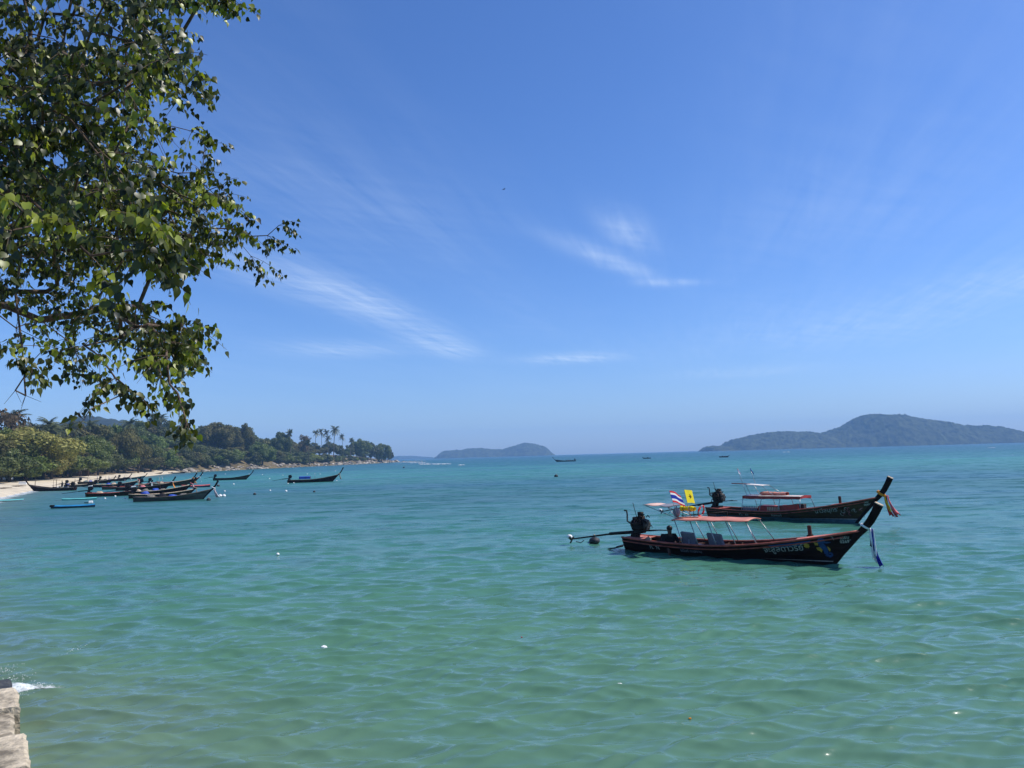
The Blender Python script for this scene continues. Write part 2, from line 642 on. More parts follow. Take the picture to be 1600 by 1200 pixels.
def build_sea():
    rad = [2.5]
    while rad[-1] < 6000:
        r = rad[-1]
        dr = max(0.042, r * r / 6500.0) if r < 70 else r * 0.03
        if r < 6:
            dr = 0.12
        rad.append(r + dr)
    rad = np.array(rad)
    a_in = np.linspace(R(-44), R(44), 740)
    a_out = np.linspace(R(44), R(316), 70)[1:-1]
    ang = np.concatenate([a_in, a_out])
    nr, na = len(rad), len(ang)
    rr, aa = np.meshgrid(rad, ang, indexing='ij')
    x, y = rr * np.sin(aa), rr * np.cos(aa)
    dr = np.gradient(rad)
    dang = np.abs(np.where(np.abs(aa) <= R(44.2), a_in[1] - a_in[0], a_out[1] - a_out[0]))
    res = np.maximum(np.repeat(dr[:, None], na, 1) * 0.8, rr * dang)
    z, dx, dy = wave_field(x, y, res)
    verts = np.stack([x + dx, y + dy, z], -1).reshape(-1, 3)
    idx = np.arange(nr * na).reshape(nr, na)
    nxt = np.roll(idx, -1, axis=1)
    q = np.stack([idx[:-1], nxt[:-1], nxt[1:], idx[1:]], -1).reshape(-1, 4)
    # hub under the photographer
    me = np_mesh('sea', verts, q, True)
    facet = np.clip((np.log10(rr) - math.log10(14)) / (math.log10(90) - math.log10(14)), 0, 1)
    point_attr(me, 'facet', facet.reshape(-1))
    off = x - shore_x(y)
    shal = np.clip(1 - off / (7 + 0.03 * np.abs(y)), 0, 1) ** 1.3
    shal = np.where((y < 1100), shal, 0)
    point_attr(me, 'shallow', shal.reshape(-1))
    o = obj('sea', me, sea_material())
    tag(o, 'green turquoise rippled sea filling the bay', 'sea', kind='structure')


build_sea()

# ------------------------------------------------------------------ land: beach and headland
mat('sand', (0.56, 0.48, 0.35), 0.95, 0.14, 0.35, 0.5, spec=0.1, coord='Object')
mat('rock', (0.30, 0.26, 0.21), 0.9, 0.32, 0.6, 0.6, spec=0.2, objrand=0.3)
mat('concrete', (0.40, 0.34, 0.25), 0.92, 0.38, 2.6, 1.0, spec=0.2)
mat('wet_concrete', (0.05, 0.046, 0.036), 0.5, 0.4, 3.0, 0.9, spec=0.4)
mat('soil', (0.17, 0.125, 0.075), 0.95, 0.3, 0.25, 0.5, spec=0.1)


def slope_mat():
    """dry grass and earth on the headland bank"""
    m = mat('dry_slope', (0.155, 0.115, 0.06), 0.95, 0.35, 0.12, 0.6, spec=0.1, color2=(0.20, 0.16, 0.085))
    return m


slope_mat()
HILL = [(0, 1.2), (60, 2.2), (150, 3.0), (260, 5), (330, 8), (400, 15), (470, 19), (560, 15), (640, 9.5), (720, 9.0), (820, 10), (940, 9.0), (1035, 4.0), (1090, 1.5)]
INL = Vector((-1.0, 0.12, 0)).normalized()


def ground_z(y, d):
    """height of the land d metres inland of the waterline"""
    if d <= 0:
        return d * 0.12
    h = float(np.interp(y, [p[0] for p in HILL], [p[1] for p in HILL]))
    rocky = min(max((y - 400) / 60, 0), 1)
    beach = 1.7 * (1 - math.exp(-d / 11.0))
    bank = 2.6 * (1 - math.exp(-d / 4.0))
    base = beach * (1 - rocky) + bank * rocky
    rise = h * (1 - math.exp(-(max(0, d - 14 * (1 - rocky) - 4 * rocky) / (50 - 22 * rocky)) ** 1.4))
    z = base + rise
    if y > 500:
        z -= max(0, d - 110) * 0.12
    return z


def resample_shore():
    pts = [Vector((p[0], p[1], 0)) for p in SHORE]
    out = []
    for i in range(len(pts) - 1):
        p0, p1, p2, p3 = pts[max(i - 1, 0)], pts[i], pts[i + 1], pts[min(i + 2, len(pts) - 1)]
        n = max(2, int((p2 - p1).length / 6))
        for k in range(n):
            t = k / n
            out.append(0.5 * ((2 * p1) + (p2 - p0) * t + (2 * p0 - 5 * p1 + 4 * p2 - p3) * t * t + (3 * p1 - p0 - 3 * p2 + p3) * t ** 3))
    out.append(pts[-1])
    return out


SHORE_S = resample_shore()
DS = [-9, -4, -1.5, 0, 1.0, 2.5, 4.5, 7, 10, 14, 19, 25, 33, 43, 55, 70, 90, 115, 150, 200, 280, 400]
GROUND_P = []


def build_land():
    first = next(i for i, p in enumerate(SHORE_S) if p.y > 15.5)
    split = next(i for i, p in enumerate(SHORE_S) if p.y > 415)
    for name, a, b, matname, label in (('beach', first, split, 'sand', 'pale sandy beach curving along the bay'), ('headland', split, len(SHORE_S) - 1, 'dry_slope', 'wooded headland with dry brown bank and rocky foot')):
        vs_, fs = [], []
        rows = list(range(a, b + 1))
        for i in rows:
            p = SHORE_S[i]
            for d in DS:
                q = p + INL * d
                z = ground_z(p.y, d)
                if d > 0.5:
                    z += 0.25 * fbm((q.x * 0.12, q.y * 0.12, 3)) * min(1, d / 8) + (1.5 * fbm((q.x * 0.02, q.y * 0.02, 9)) if d > 30 else 0)
                q.z = z
                vs_.append(q)
                GROUND_P.append((q.x, q.y, q.z))
        nd = len(DS)
        for i in range(len(rows) - 1):
            for j in range(nd - 1):
                fs.append((i * nd + j, i * nd + nd + j, i * nd + nd + j + 1, i * nd + j + 1))
        mb = MB()
        cut = DS.index(14) if name == 'beach' else 10 ** 6
        sand = [f[::-1] for f in fs if f[0] % nd < cut]
        mb.add(vs_, sand, True)
        o = mb.build(name, matname)
        if name == 'beach':
            m2 = MB()
            m2.add(vs_, [f[::-1] for f in fs if f[0] % nd >= cut], True)
            tag(m2.build('woodland_floor', 'soil'), 'shaded earth under the trees behind the beach', 'ground', kind='structure')
        tag(o, label, 'beach' if name == 'beach' else 'headland', kind='structure')
        LAND[name] = o


LAND = {}
build_land()
GP = np.array(GROUND_P)


def land_z(x, y):
    i = np.argsort((GP[:, 0] - x) ** 2 + (GP[:, 1] - y) ** 2)[:3]
    w = 1 / (np.hypot(GP[i, 0] - x, GP[i, 1] - y) + 0.3)
    return float((GP[i, 2] * w).sum() / w.sum())


def rock_mesh(seed, nu=9, nv=7):
    mb = MB()
    mb.ball((0, 0, 0), 1.0, nu, nv)
    rr = random.Random(seed)
    off = Vector((rr.uniform(0, 50), rr.uniform(0, 50), rr.uniform(0, 50)))
    sx, sy, sz = rr.uniform(0.9, 1.5), rr.uniform(0.7, 1.1), rr.uniform(0.5, 0.75)
    nvs = []
    for p in mb.v:
        p = Vector(p)
        k = 1 + 0.55 * mnoise.noise(p * 0.9 + off) + 0.25 * mnoise.noise(p * 2.1 + off)
        q = p * k
        nvs.append((q.x * sx, q.y * sy, q.z * sz))
    mb.v = nvs
    mb.sm = [False] * len(mb.f)
    me = mb.mesh('rock')
    me.materials.append(MATS['rock'])
    return me


def build_rocks():
    variants = [rock_mesh(s) for s in range(7)]
    rr = random.Random(5)
    cand = [i for i, p in enumerate(SHORE_S) if p.y > 425 and p.y < 1072]
    for k in range(230):
        i = rr.choice(cand)
        p = SHORE_S[i]
        d = rr.choice((rr.uniform(-3, 2), rr.uniform(-1, 5), rr.uniform(0, 8)))
        q = p + INL * d + Vector((0, rr.uniform(-4, 4), 0))
        s = rr.uniform(0.5, 1.9) * (1.0 if p.y < 700 else 1.25)
        if rr.random() < 0.12:
            s *= 1.5
        z = max(ground_z(p.y, d), -0.3) + s * 0.1
        m = Matrix.Translation((q.x, q.y, z)) @ Euler((rr.uniform(-.3, .3), rr.uniform(-.3, .3), rr.uniform(0, 6.28))).to_matrix().to_4x4() @ Matrix.Diagonal((s, s, s * 0.85, 1))
        obj('rock', rr.choice(variants), None, LAND['headland'], m)
    for k in range(14):      # the low rocks running out from the point
        q = Vector((-156 + k * 2.6 + rr.uniform(-1, 1), 1046 + rr.uniform(-12, 12), -0.2))
        s = rr.uniform(1.0, 2.6) * (1 - k * 0.03)
        m = Matrix.Translation(q) @ Euler((0, 0, rr.uniform(0, 6.28))).to_matrix().to_4x4() @ Matrix.Diagonal((s * 1.4, s, s * 0.8, 1))
        obj('rock', rr.choice(variants), None, LAND['headland'], m)


build_rocks()

# ------------------------------------------------------------------ far islands and hills
def woods_mat(name, c1, c2, scale):
    m = mat(name, c1, 0.95, 0.5, scale, 0.0, spec=0.05, color2=c2, detail=6)
    return m


woods_mat('island_woods', (0.022, 0.032, 0.018), (0.075, 0.085, 0.04), 0.045)
woods_mat('far_woods', (0.035, 0.045, 0.03), (0.05, 0.06, 0.04), 0.02)
mat('pale_rock', (0.42, 0.38, 0.33), 0.9, 0.3, 0.05, spec=0.1)


def ridge(name, sil, Y, depth, label, nseg=200, ncross=46, rough=3.0, cat='island', material='island_woods'):
    """a wooded island: crest heights along its length (measured from its outline), rounded across, lumpy with tree tops"""
    pts = [(at(px, py, Y).x, at(px, py, Y).z) for px, py in sil]
    xs = np.array([p[0] for p in pts])
    zs = np.array([max(p[1], 0.0) for p in pts])
    X = np.linspace(xs[0], xs[-1], nseg)
    H = np.interp(X, xs, zs)
    ker = np.array([1, 2, 3, 2, 1]) / 9.0
    H = np.convolve(np.pad(H, 2, 'edge'), ker, 'valid')
    Hm = H.max()
    verts = []
    for i in range(nseg):
        w = depth * (0.25 + 0.75 * math.sqrt(max(H[i], 0.02) / Hm))
        for j in range(ncross):
            c = j / (ncross - 1) * 2 - 1
            prof = (1 - abs(c) ** 2.2)
            x = X[i] + 20 * fbm((i * 0.02, j * 0.05, 7)) * (1 - abs(c))
            spur = 1 + 0.22 * fbm((X[i] * 0.006, c * 2.0, 5)) * abs(c) * 2
            z = H[i] * prof * spur
            z += rough * (mnoise.noise(Vector((X[i] * 0.06, c * depth * 0.06, 1))) + 0.8 * mnoise.noise(Vector((X[i] * 0.15, c * depth * 0.15, 4)))) * min(1, H[i] * prof / 8)
            verts.append((x, Y + c * w * 0.5 + w * 0.12, max(z, -1) - (1.0 if j in (0, ncross - 1) else 0)))
    v = np.array(verts)
    idx = np.arange(nseg * ncross).reshape(nseg, ncross)
    q = np.stack([idx[:-1, :-1], idx[1:, :-1], idx[1:, 1:], idx[:-1, 1:]], -1).reshape(-1, 4)
    me = np_mesh(name, v, q, True)
    o = obj(name, me, material)
    tag(o, label, cat, kind='structure')
    return o


ridge('island', [(680, 715.3), (684, 711), (690, 706.5), (697, 704.5), (722, 703), (730, 700.5), (752, 700), (770, 702.5), (786, 702), (800, 697.5), (813, 693.5), (820, 692), (832, 693), (845, 696), (853, 698), (859, 703), (864, 708.5), (866, 710.6)],
      4200, 420, 'low blue island with a domed eastern end near the middle of the horizon', 180, 30, 4.0)
isl = ridge('island', [(1106, 704), (1108, 699.5), (1114, 697.8), (1140, 697.5), (1147, 690.5), (1155, 686.5), (1170, 683), (1190, 678), (1210, 675.5), (1240, 674.5), (1275, 675), (1290, 678.5), (1304, 676), (1318, 670), (1335, 664), (1346, 655), (1360, 648.5), (1372, 647), (1405, 648), (1430, 651.5), (1470, 657.5), (1500, 664.5), (1530, 665), (1560, 667), (1590, 673), (1640, 679), (1700, 683), (1730, 686.5)],
      3000, 620, 'large blue wooded island with a steep rounded summit on the right horizon', 480, 80, 6.0)
tip = ridge('far_coast', [(560, 719), (600, 715), (625, 712.5), (640, 712.3), (655, 713.3), (672, 714.2), (684, 715.6)], 5500, 400, 'thin hazy strip of coast left of the small island', 60, 16, 3.0, 'coast', 'far_woods')
ridge('far_hill', [(40, 730), (70, 668), (95, 659), (108, 656), (118, 650), (127, 648), (138, 649), (150, 653), (175, 656), (215, 664), (280, 700), (300, 727)], 1500, 260, 'small hazy wooded hill showing over the beach trees', 90, 26, 4.0, 'hill', 'far_woods')


def island_beach():
    """the narrow light strand and cliff scars on the big island"""
    mb = MB()
    a, b = at(1172, 701.2, 2770), at(1245, 699.2, 2770)
    for k in range(26):
        t0, t1 = k / 26, (k + 0.86) / 26
        p, q = a.lerp(b, t0), a.lerp(b, t1)
        mb.box(((p.x + q.x) / 2, 2690, 0.9), ((q.x - p.x), 26, 2.2 + 0.8 * math.sin(k * 1.7)), (0, 0, 0.05 * math.sin(k)))
    mb.build('strand', 'pale_rock', isl)


# ------------------------------------------------------------------ sea wall and ground under the tree
def build_sea_wall():
    a, b = Vector((-2.57, 4.68, 0)), Vector((-8.5, 13.3, 0))
    direction = (b - a).normalized()
    inl = Vector((-direction.y, direction.x, 0))
    root = empty('sea_wall', a)
    tag(root, 'weathered pale concrete sea wall at the bottom left corner', 'wall')
    s = -1.2
    rr = random.Random(3)
    total = (b - a).length
    k = 0
    while s < total:
        ln = rr.uniform(1.0, 1.5)
        last = s + ln >= total
        off = (0.05, -0.06, 0.03, -0.02, 0.07, 0.0)[k % 6]
        top = 0.62 + rr.uniform(-0.04, 0.05) - (0.13 if last else 0)
        nx, ny = 9, 8
        def fn(u, v, s=s, ln=ln, off=off, top=top, k=k):
            # across the block: from foot of the seaward face up, over the lip and inland
            prof = [(0.02, -0.9), (0.03, -0.2), (0.0, top - 0.12), (0.0, top - 0.035), (-0.05, top), (-0.5, top + 0.01), (-1.3, top + 0.02), (-2.6, top + 0.02)]
            px, pz = prof[int(round(v * (ny - 1)))]
            p = a + direction * (s + 0.02 + u * (ln - 0.045)) - inl * (off) + inl * (-px)
            n = mnoise.noise(Vector((p.x * 2.4, p.y * 2.4, pz * 3 + k)))
            n2 = mnoise.noise(Vector((p.x * 7, p.y * 7, pz * 7 + k)))
            p = p - inl * (0.03 * n + 0.022 * n2 if px > -0.3 else 0)
            p.z = pz + 0.008 * n + 0.010 * n2
            return p - a
        mb = MB()
        nx = 16
        mb.grid(fn, nx, ny, False)
        # end faces
        e0 = list(range(0, ny))
        e1 = [(nx - 1) * ny + j for j in range(ny)]
        foot0 = len(mb.v)
        mb.v.append((mb.v[ny - 1][0], mb.v[ny - 1][1], -0.9))
        mb.v.append((mb.v[e1[-1]][0], mb.v[e1[-1]][1], -0.9))
        mb.f.append(tuple(e0 + [foot0]))
        mb.f.append(tuple(reversed(e1 + [foot0 + 1])))
        mb.sm += [False, False]
        mb.build('block', 'wet_concrete' if last else 'concrete', root)
        s += ln
        k += 1
    # the strip of earth behind the wall, below the tree
    mb = MB()
    def land(u, v):
        p = a - direction * 9 + direction * (u * 27)
        p = p + inl * (1.1 + v * 26)
        p.z = 0.55 + v * 1.1 + 0.1 * fbm((p.x * .4, p.y * .4, 2))
        return p
    mb.grid(land, 30, 16)
    o = mb.build('shore_ground', 'soil')
    tag(o, 'bare earth behind the sea wall', 'ground', kind='structure')


build_sea_wall()
island_beach()


def build_haze():
    # thin sea air round the whole place: far islands fade to blue through it
    mb = MB()
    mb.box((0, 0, 104), (12400, 12400, 212))
    m = bpy.data.materials.new('sea_air')
    m.use_nodes = True
    nt = m.node_tree
    nt.nodes.clear()
    out = nt.nodes.new('ShaderNodeOutputMaterial')
    pv = nt.nodes.new('ShaderNodeVolumePrincipled')
    pv.inputs['Color'].default_value = (0.35, 0.62, 1.0, 1)
    pv.inputs['Density'].default_value = HAZE
    pv.inputs['Anisotropy'].default_value = 0.0
    nt.links.new(pv.outputs[0], out.inputs['Volume'])
    o = mb.build('haze', m)
    tag(o, 'thin blue sea haze over the bay', 'haze', kind='stuff')


HAZE = 1.6e-4
build_haze()

# ------------------------------------------------------------------ longtail boats
mat('hull_dark', (0.014, 0.006, 0.0045), 0.65, 0.4, 2.0, 0.3, spec=0.05, stretch=(0.25, 1, 3))
mat('hull_brown', (0.048, 0.032, 0.014), 0.65, 0.4, 2.0, 0.3, spec=0.05, stretch=(0.25, 1, 3))
mat('hull_grey', (0.09, 0.078, 0.065), 0.7, 0.4, 2.0, 0.3, spec=0.2, stretch=(0.25, 1, 3))
mat('inner_wood', (0.06, 0.026, 0.018), 0.75, 0.35, 3.0, 0.3, spec=0.2, stretch=(0.3, 1, 1))
mat('prow_wood', (0.014, 0.007, 0.005), 0.65, 0.35, 3.0, 0.3, spec=0.06, stretch=(1, 1, 0.3))
mat('rail_red', (0.36, 0.085, 0.055), 0.6, 0.25, 4.0, 0.15, spec=0.3)
mat('rail_tan', (0.46, 0.35, 0.24), 0.7, 0.25, 4.0, 0.15, spec=0.2)
mat('deck_pink', (0.55, 0.19, 0.13), 0.6, 0.15, 2.0, 0.1, spec=0.3)
mat('tarp_pink', (0.56, 0.21, 0.15), 0.65, 0.14, 1.4, 0.1, spec=0.25)
mat('tarp_white', (0.72, 0.66, 0.60), 0.65, 0.12, 1.4, 0.1, spec=0.25)
mat('tarp_peach', (0.62, 0.40, 0.32), 0.65, 0.14, 1.4, 0.1, spec=0.25)
mat('tarp_blue', (0.025, 0.07, 0.36), 0.6, 0.2, 1.5, 0.1, spec=0.3)
mat('paint_red', (0.34, 0.025, 0.02), 0.5, 0.25, 3.0, 0.1, spec=0.35)
mat('band_maroon', (0.05, 0.010, 0.010), 0.6, 0.3, 3.0, 0.1, spec=0.2)
mat('paint_white', (0.70, 0.69, 0.64), 0.6, 0.12, 5.0, spec=0.3)
mat('sign_paint', (0.32, 0.33, 0.30), 0.6, 0.2, 9.0, spec=0.3)
mat('sign_yellow', (0.38, 0.24, 0.03), 0.6, 0.2, 9.0, spec=0.3)
mat('sign_blue', (0.012, 0.055, 0.17), 0.6, 0.25, 9.0, spec=0.3)
mat('sign_pink', (0.40, 0.12, 0.14), 0.6, 0.2, 9.0, spec=0.3)
mat('stripe_teal', (0.05, 0.13, 0.16), 0.6, 0.2, 4.0, spec=0.3)
mat('pole_metal', (0.34, 0.35, 0.36), 0.4, 0.2, 6.0, spec=0.5, metal=0.6)
mat('engine_black', (0.010, 0.009, 0.009), 0.55, 0.5, 9.0, 0.2, spec=0.15)
mat('engine_rust', (0.035, 0.018, 0.014), 0.7, 0.5, 9.0, 0.3, spec=0.3)
mat('engine_steel', (0.06, 0.055, 0.05), 0.5, 0.5, 9.0, spec=0.3, metal=0.4)
mat('box_grey', (0.19, 0.19, 0.22), 0.6, 0.12, 4.0, spec=0.3)
mat('rope', (0.40, 0.34, 0.24), 0.9, 0.3, 20.0, spec=0.1)
mat('cloth_white', (0.75, 0.75, 0.74), 0.85, 0.08, 8.0, spec=0.1)
mat('cloth_blue', (0.02, 0.03, 0.30), 0.85, 0.15, 8.0, spec=0.1)
mat('cloth_red', (0.62, 0.04, 0.035), 0.85, 0.15, 8.0, spec=0.1)
mat('cloth_orange', (0.80, 0.28, 0.03), 0.85, 0.15, 8.0, spec=0.1)
mat('cloth_yellow', (0.80, 0.62, 0.02), 0.85, 0.1, 8.0, spec=0.1)
mat('cloth_pink', (0.75, 0.25, 0.25), 0.85, 0.15, 8.0, spec=0.1)
mat('cloth_dark', (0.02, 0.018, 0.02), 0.9, 0.3, 8.0, spec=0.1)
mat('net_teal', (0.03, 0.10, 0.12), 0.95, 0.4, 12.0, 0.6, spec=0.1)
mat('net_grey', (0.16, 0.15, 0.13), 0.95, 0.4, 12.0, 0.6, spec=0.1)
mat('float_white', (0.78, 0.78, 0.75), 0.6, 0.08, 5.0, spec=0.3)
mat('float_dark', (0.03, 0.03, 0.035), 0.6, 0.3, 5.0, spec=0.3)
mat('skin', (0.09, 0.045, 0.03), 0.6, 0.1, 5.0, spec=0.3)
mat('hair', (0.012, 0.010, 0.010), 0.5, 0.2, 9.0, spec=0.3)


def thin_cloth(name, c):
    m = mat(name, c, 0.85, 0.08, 8.0, spec=0.1)
    nt = m.node_tree
    tr = nt.nodes.new('ShaderNodeBsdfTranslucent')
    tr.inputs['Color'].default_value = (*c, 1)
    ms = nt.nodes.new('ShaderNodeMixShader')
    ms.inputs[0].default_value = 0.5
    nt.links.new(nt.nodes['Principled BSDF'].outputs[0], ms.inputs[1])
    nt.links.new(tr.outputs[0], ms.inputs[2])
    nt.links.new(ms.outputs[0], nt.nodes['Material Output'].inputs[0])


thin_cloth('flag_red', (0.70, 0.05, 0.06))
thin_cloth('flag_white', (0.88, 0.88, 0.88))
thin_cloth('flag_blue', (0.03, 0.05, 0.38))
thin_cloth('flag_yellow', (0.92, 0.78, 0.05))


class Hull:
    """shape of a longtail: long low hull, sheer sweeping up to a raked stem; x runs stern to bow, z = 0 is the water"""

    def __init__(s, L=8.8, B=1.9, low=0.46, bow=1.25, rake=0.95, stern=0.55):
        s.L, s.B, s.low, s.bow, s.rake, s.stern = L, B, low, bow, rake, stern

    def zs(s, t):
        return s.low + (s.stern - s.low) * max(0, 1 - t / 0.35) ** 2 + (s.bow - s.low) * max(0, (t - 0.40) / 0.60) ** 1.9

    def zk(s, t):
        return -0.22 + 0.05 * (1 - t)

    def half(s, t):
        f = 1 - max(0, (t - 0.42) / 0.58) ** 2.4
        return s.B / 2 * f * (0.62 + 0.38 * math.sin(min(t / 0.42, 1) * math.pi / 2)) + 0.035

    def len(s, z):
        return s.L + s.rake * z

    def pt(s, t, zeta, side, off=0.0):
        zk, zs = s.zk(t), s.zs(t)
        z = zk + (zs - zk) * zeta
        p = 0.34 + 0.42 * t
        w = s.half(t) * zeta ** p
        return Vector((t * s.len(z), side * (w + off), z))

    def surf(s, x, z, side, off=0.0):
        """point of the planking at length x and height z"""
        t = min(x / s.len(z), 1.0)
        zk, zs = s.zk(t), s.zs(t)
        zeta = min(max((z - zk) / (zs - zk), 0.01), 1.0)
        w = s.half(t) * zeta ** (0.34 + 0.42 * t)
        return Vector((x, side * (w + off), z))

    def sheer(s, t, inset=0.0, dz=0.0, side=1):
        p = s.pt(t, 1.0, side)
        p.y -= side * min(inset, abs(p.y))
        p.z += dz
        return p


def hull_parts(h, root, hull_m, rail_m, deck_m, inner_m='inner_wood', nt=26, detail=True, post_h=1.0, post_w=0.27):
    T = [i / (nt - 1) for i in range(nt)]
    Z = [0, 0.12, 0.3, 0.5, 0.7, 0.86, 1.0]
    mb = MB()
    vs_, fs = [], []
    ring = [(z, -1) for z in reversed(Z)] + [(z, 1) for z in Z[1:]]
    for t in T:
        for z, sd_ in ring:
            vs_.append(h.pt(t, z, sd_))
    k = len(ring)
    for i in range(nt - 1):
        for j in range(k - 1):
            fs.append((i * k + j, i * k + j + 1, i * k + k + j + 1, i * k + k + j))
    fs.append(tuple(range(k)))
    mb.add(vs_, fs, True)
    hull = mb.build('hull', hull_m, root)
    # inside of the boat: ceiling planks and bottom boards
    mb = MB()
    vs_, fs = [], []
    ti = [t for t in T if t <= 0.90]
    for t in ti:
        zf = 0.12 + 0.25 * max(0, t - 0.6)
        zt = h.zs(t) - 0.01
        rows = []
        for z in (zt, (zt + zf) / 2, zf):
            x = t * h.len(z)
            rows.append((x, max(abs(h.surf(x, z, 1).y) - 0.05, 0.012), z))
        for x, y, z in rows:
            vs_.append((x, -y, z))
        for x, y, z in reversed(rows):
            vs_.append((x, y, z))
    for i in range(len(ti) - 1):
        for j in range(5):
            fs.append((i * 6 + j, i * 6 + 6 + j, i * 6 + 7 + j, i * 6 + j + 1))
    fs.append(tuple(range(5, -1, -1)))
    mb.add(vs_, fs, False)
    mb.build('inner_planking', inner_m, root)
    for sd_ in (-1, 1):
        mb = MB()
        pts = [h.sheer(t, 0.02, 0.02, sd_) for t in T]
        mb.tube(pts, 0.058 if detail else 0.085, 6, flat=0.75)
        mb.build('gunwale', rail_m, root)
        if detail:
            mb = MB()
            pts = [h.surf(t * h.len(h.zs(t) - 0.13), h.zs(t) - 0.13, sd_, 0.012) for t in T[:-1]]
            mb.tube(pts, 0.024, 5)
            mb.build('rubbing_strake', rail_m, root)
    # foredeck
    mb = MB()
    def deck(u, v):
        t = 0.80 + 0.19 * u
        y = (v * 2 - 1) * max(h.half(t) - 0.03, 0.01)
        z = h.zs(t) + 0.035 + 0.07 * (1 - (v * 2 - 1) ** 2) * (1 - u)
        return Vector((t * h.len(z), y, z))
    mb.grid(deck, 12, 5, True)
    mb.build('foredeck', deck_m, root)
    mb = MB()
    def sterndeck(u, v):
        t = 0.0 + 0.10 * u
        y = (v * 2 - 1) * (h.half(t) - 0.03)
        z = h.zs(t) + 0.02
        return Vector((t * h.len(z), y, z))
    mb.grid(sterndeck, 4, 4, False)
    mb.build('stern_deck', deck_m if detail else inner_m, root)
    # thwarts
    for t in ((0.22, 0.34, 0.47, 0.60, 0.71) if detail else (0.3, 0.5, 0.68)):
        b = h.half(t) - 0.06
        z = h.zs(t) - 0.10
        mb = MB()
        mb.box((t * h.len(z), 0, z), (0.22, 2 * b, 0.04))
        mb.build('thwart', inner_m, root)
    # stem and prow post
    zt = h.zs(1.0)
    xt = h.len(zt)
    ph = post_h
    sec = [(h.len(-0.25) - 0.03, -0.25, 0.10, 0.12), (h.len(0.4) - 0.04, 0.4, 0.12, 0.14), (xt - 0.10, zt - 0.12, 0.15, 0.20), (xt + 0.22 * ph, zt + 0.20 * ph, 0.17, post_w), (xt + 0.48 * ph, zt + 0.52 * ph, 0.18, post_w * 1.05), (xt + 0.72 * ph, zt + 0.92 * ph, 0.18, post_w * 1.08), (xt + 0.90 * ph, zt + 1.28 * ph, 0.19, post_w * 1.16)]
    vs_, fs = [], []
    for i, (x, z, wy, wx) in enumerate(sec):
        a = sec[max(i - 1, 0)]
        b = sec[min(i + 1, len(sec) - 1)]
        tv = Vector((b[0] - a[0], 0, b[1] - a[1])).normalized()
        nv = Vector((tv.z, 0, -tv.x))
        c = Vector((x, 0, z))
        for sx, sy in ((-1, -0.8), (-0.8, -1), (0.8, -1), (1, -0.5), (1, 0.5), (0.8, 1), (-0.8, 1), (-1, 0.8)):
            vs_.append(c + nv * (sx * wx / 2) + Vector((0, sy * wy / 2, 0)))
    for i in range(len(sec) - 1):
        for j in range(8):
            fs.append((i * 8 + j, i * 8 + (j + 1) % 8, i * 8 + 8 + (j + 1) % 8, i * 8 + 8 + j))
    fs.append(tuple(range(7, -1, -1)))
    fs.append(tuple(range((len(sec) - 1) * 8, len(sec) * 8)))
    mb = MB()
    mb.add(vs_, fs, False)
    post = mb.build('prow_post', 'prow_wood', root)
    if detail:
        top = [Vector(v) for v in vs_[-8:]]
        cen = sum(top, Vector()) / 8
        tv = Vector((0.42, 0, 0.9)).normalized()
        mb = MB()
        lo = [cen + (v - cen) * 1.03 + tv * 0.003 for v in top]
        hi = [cen + (v - cen) * 1.0 + tv * 0.035 for v in top]
        mb.add(lo + hi, [tuple(range(8, 16))] + [(j, (j + 1) % 8, 8 + (j + 1) % 8, 8 + j) for j in range(8)], False)
        mb.build('post_cap', 'rail_tan', post)
    return hull


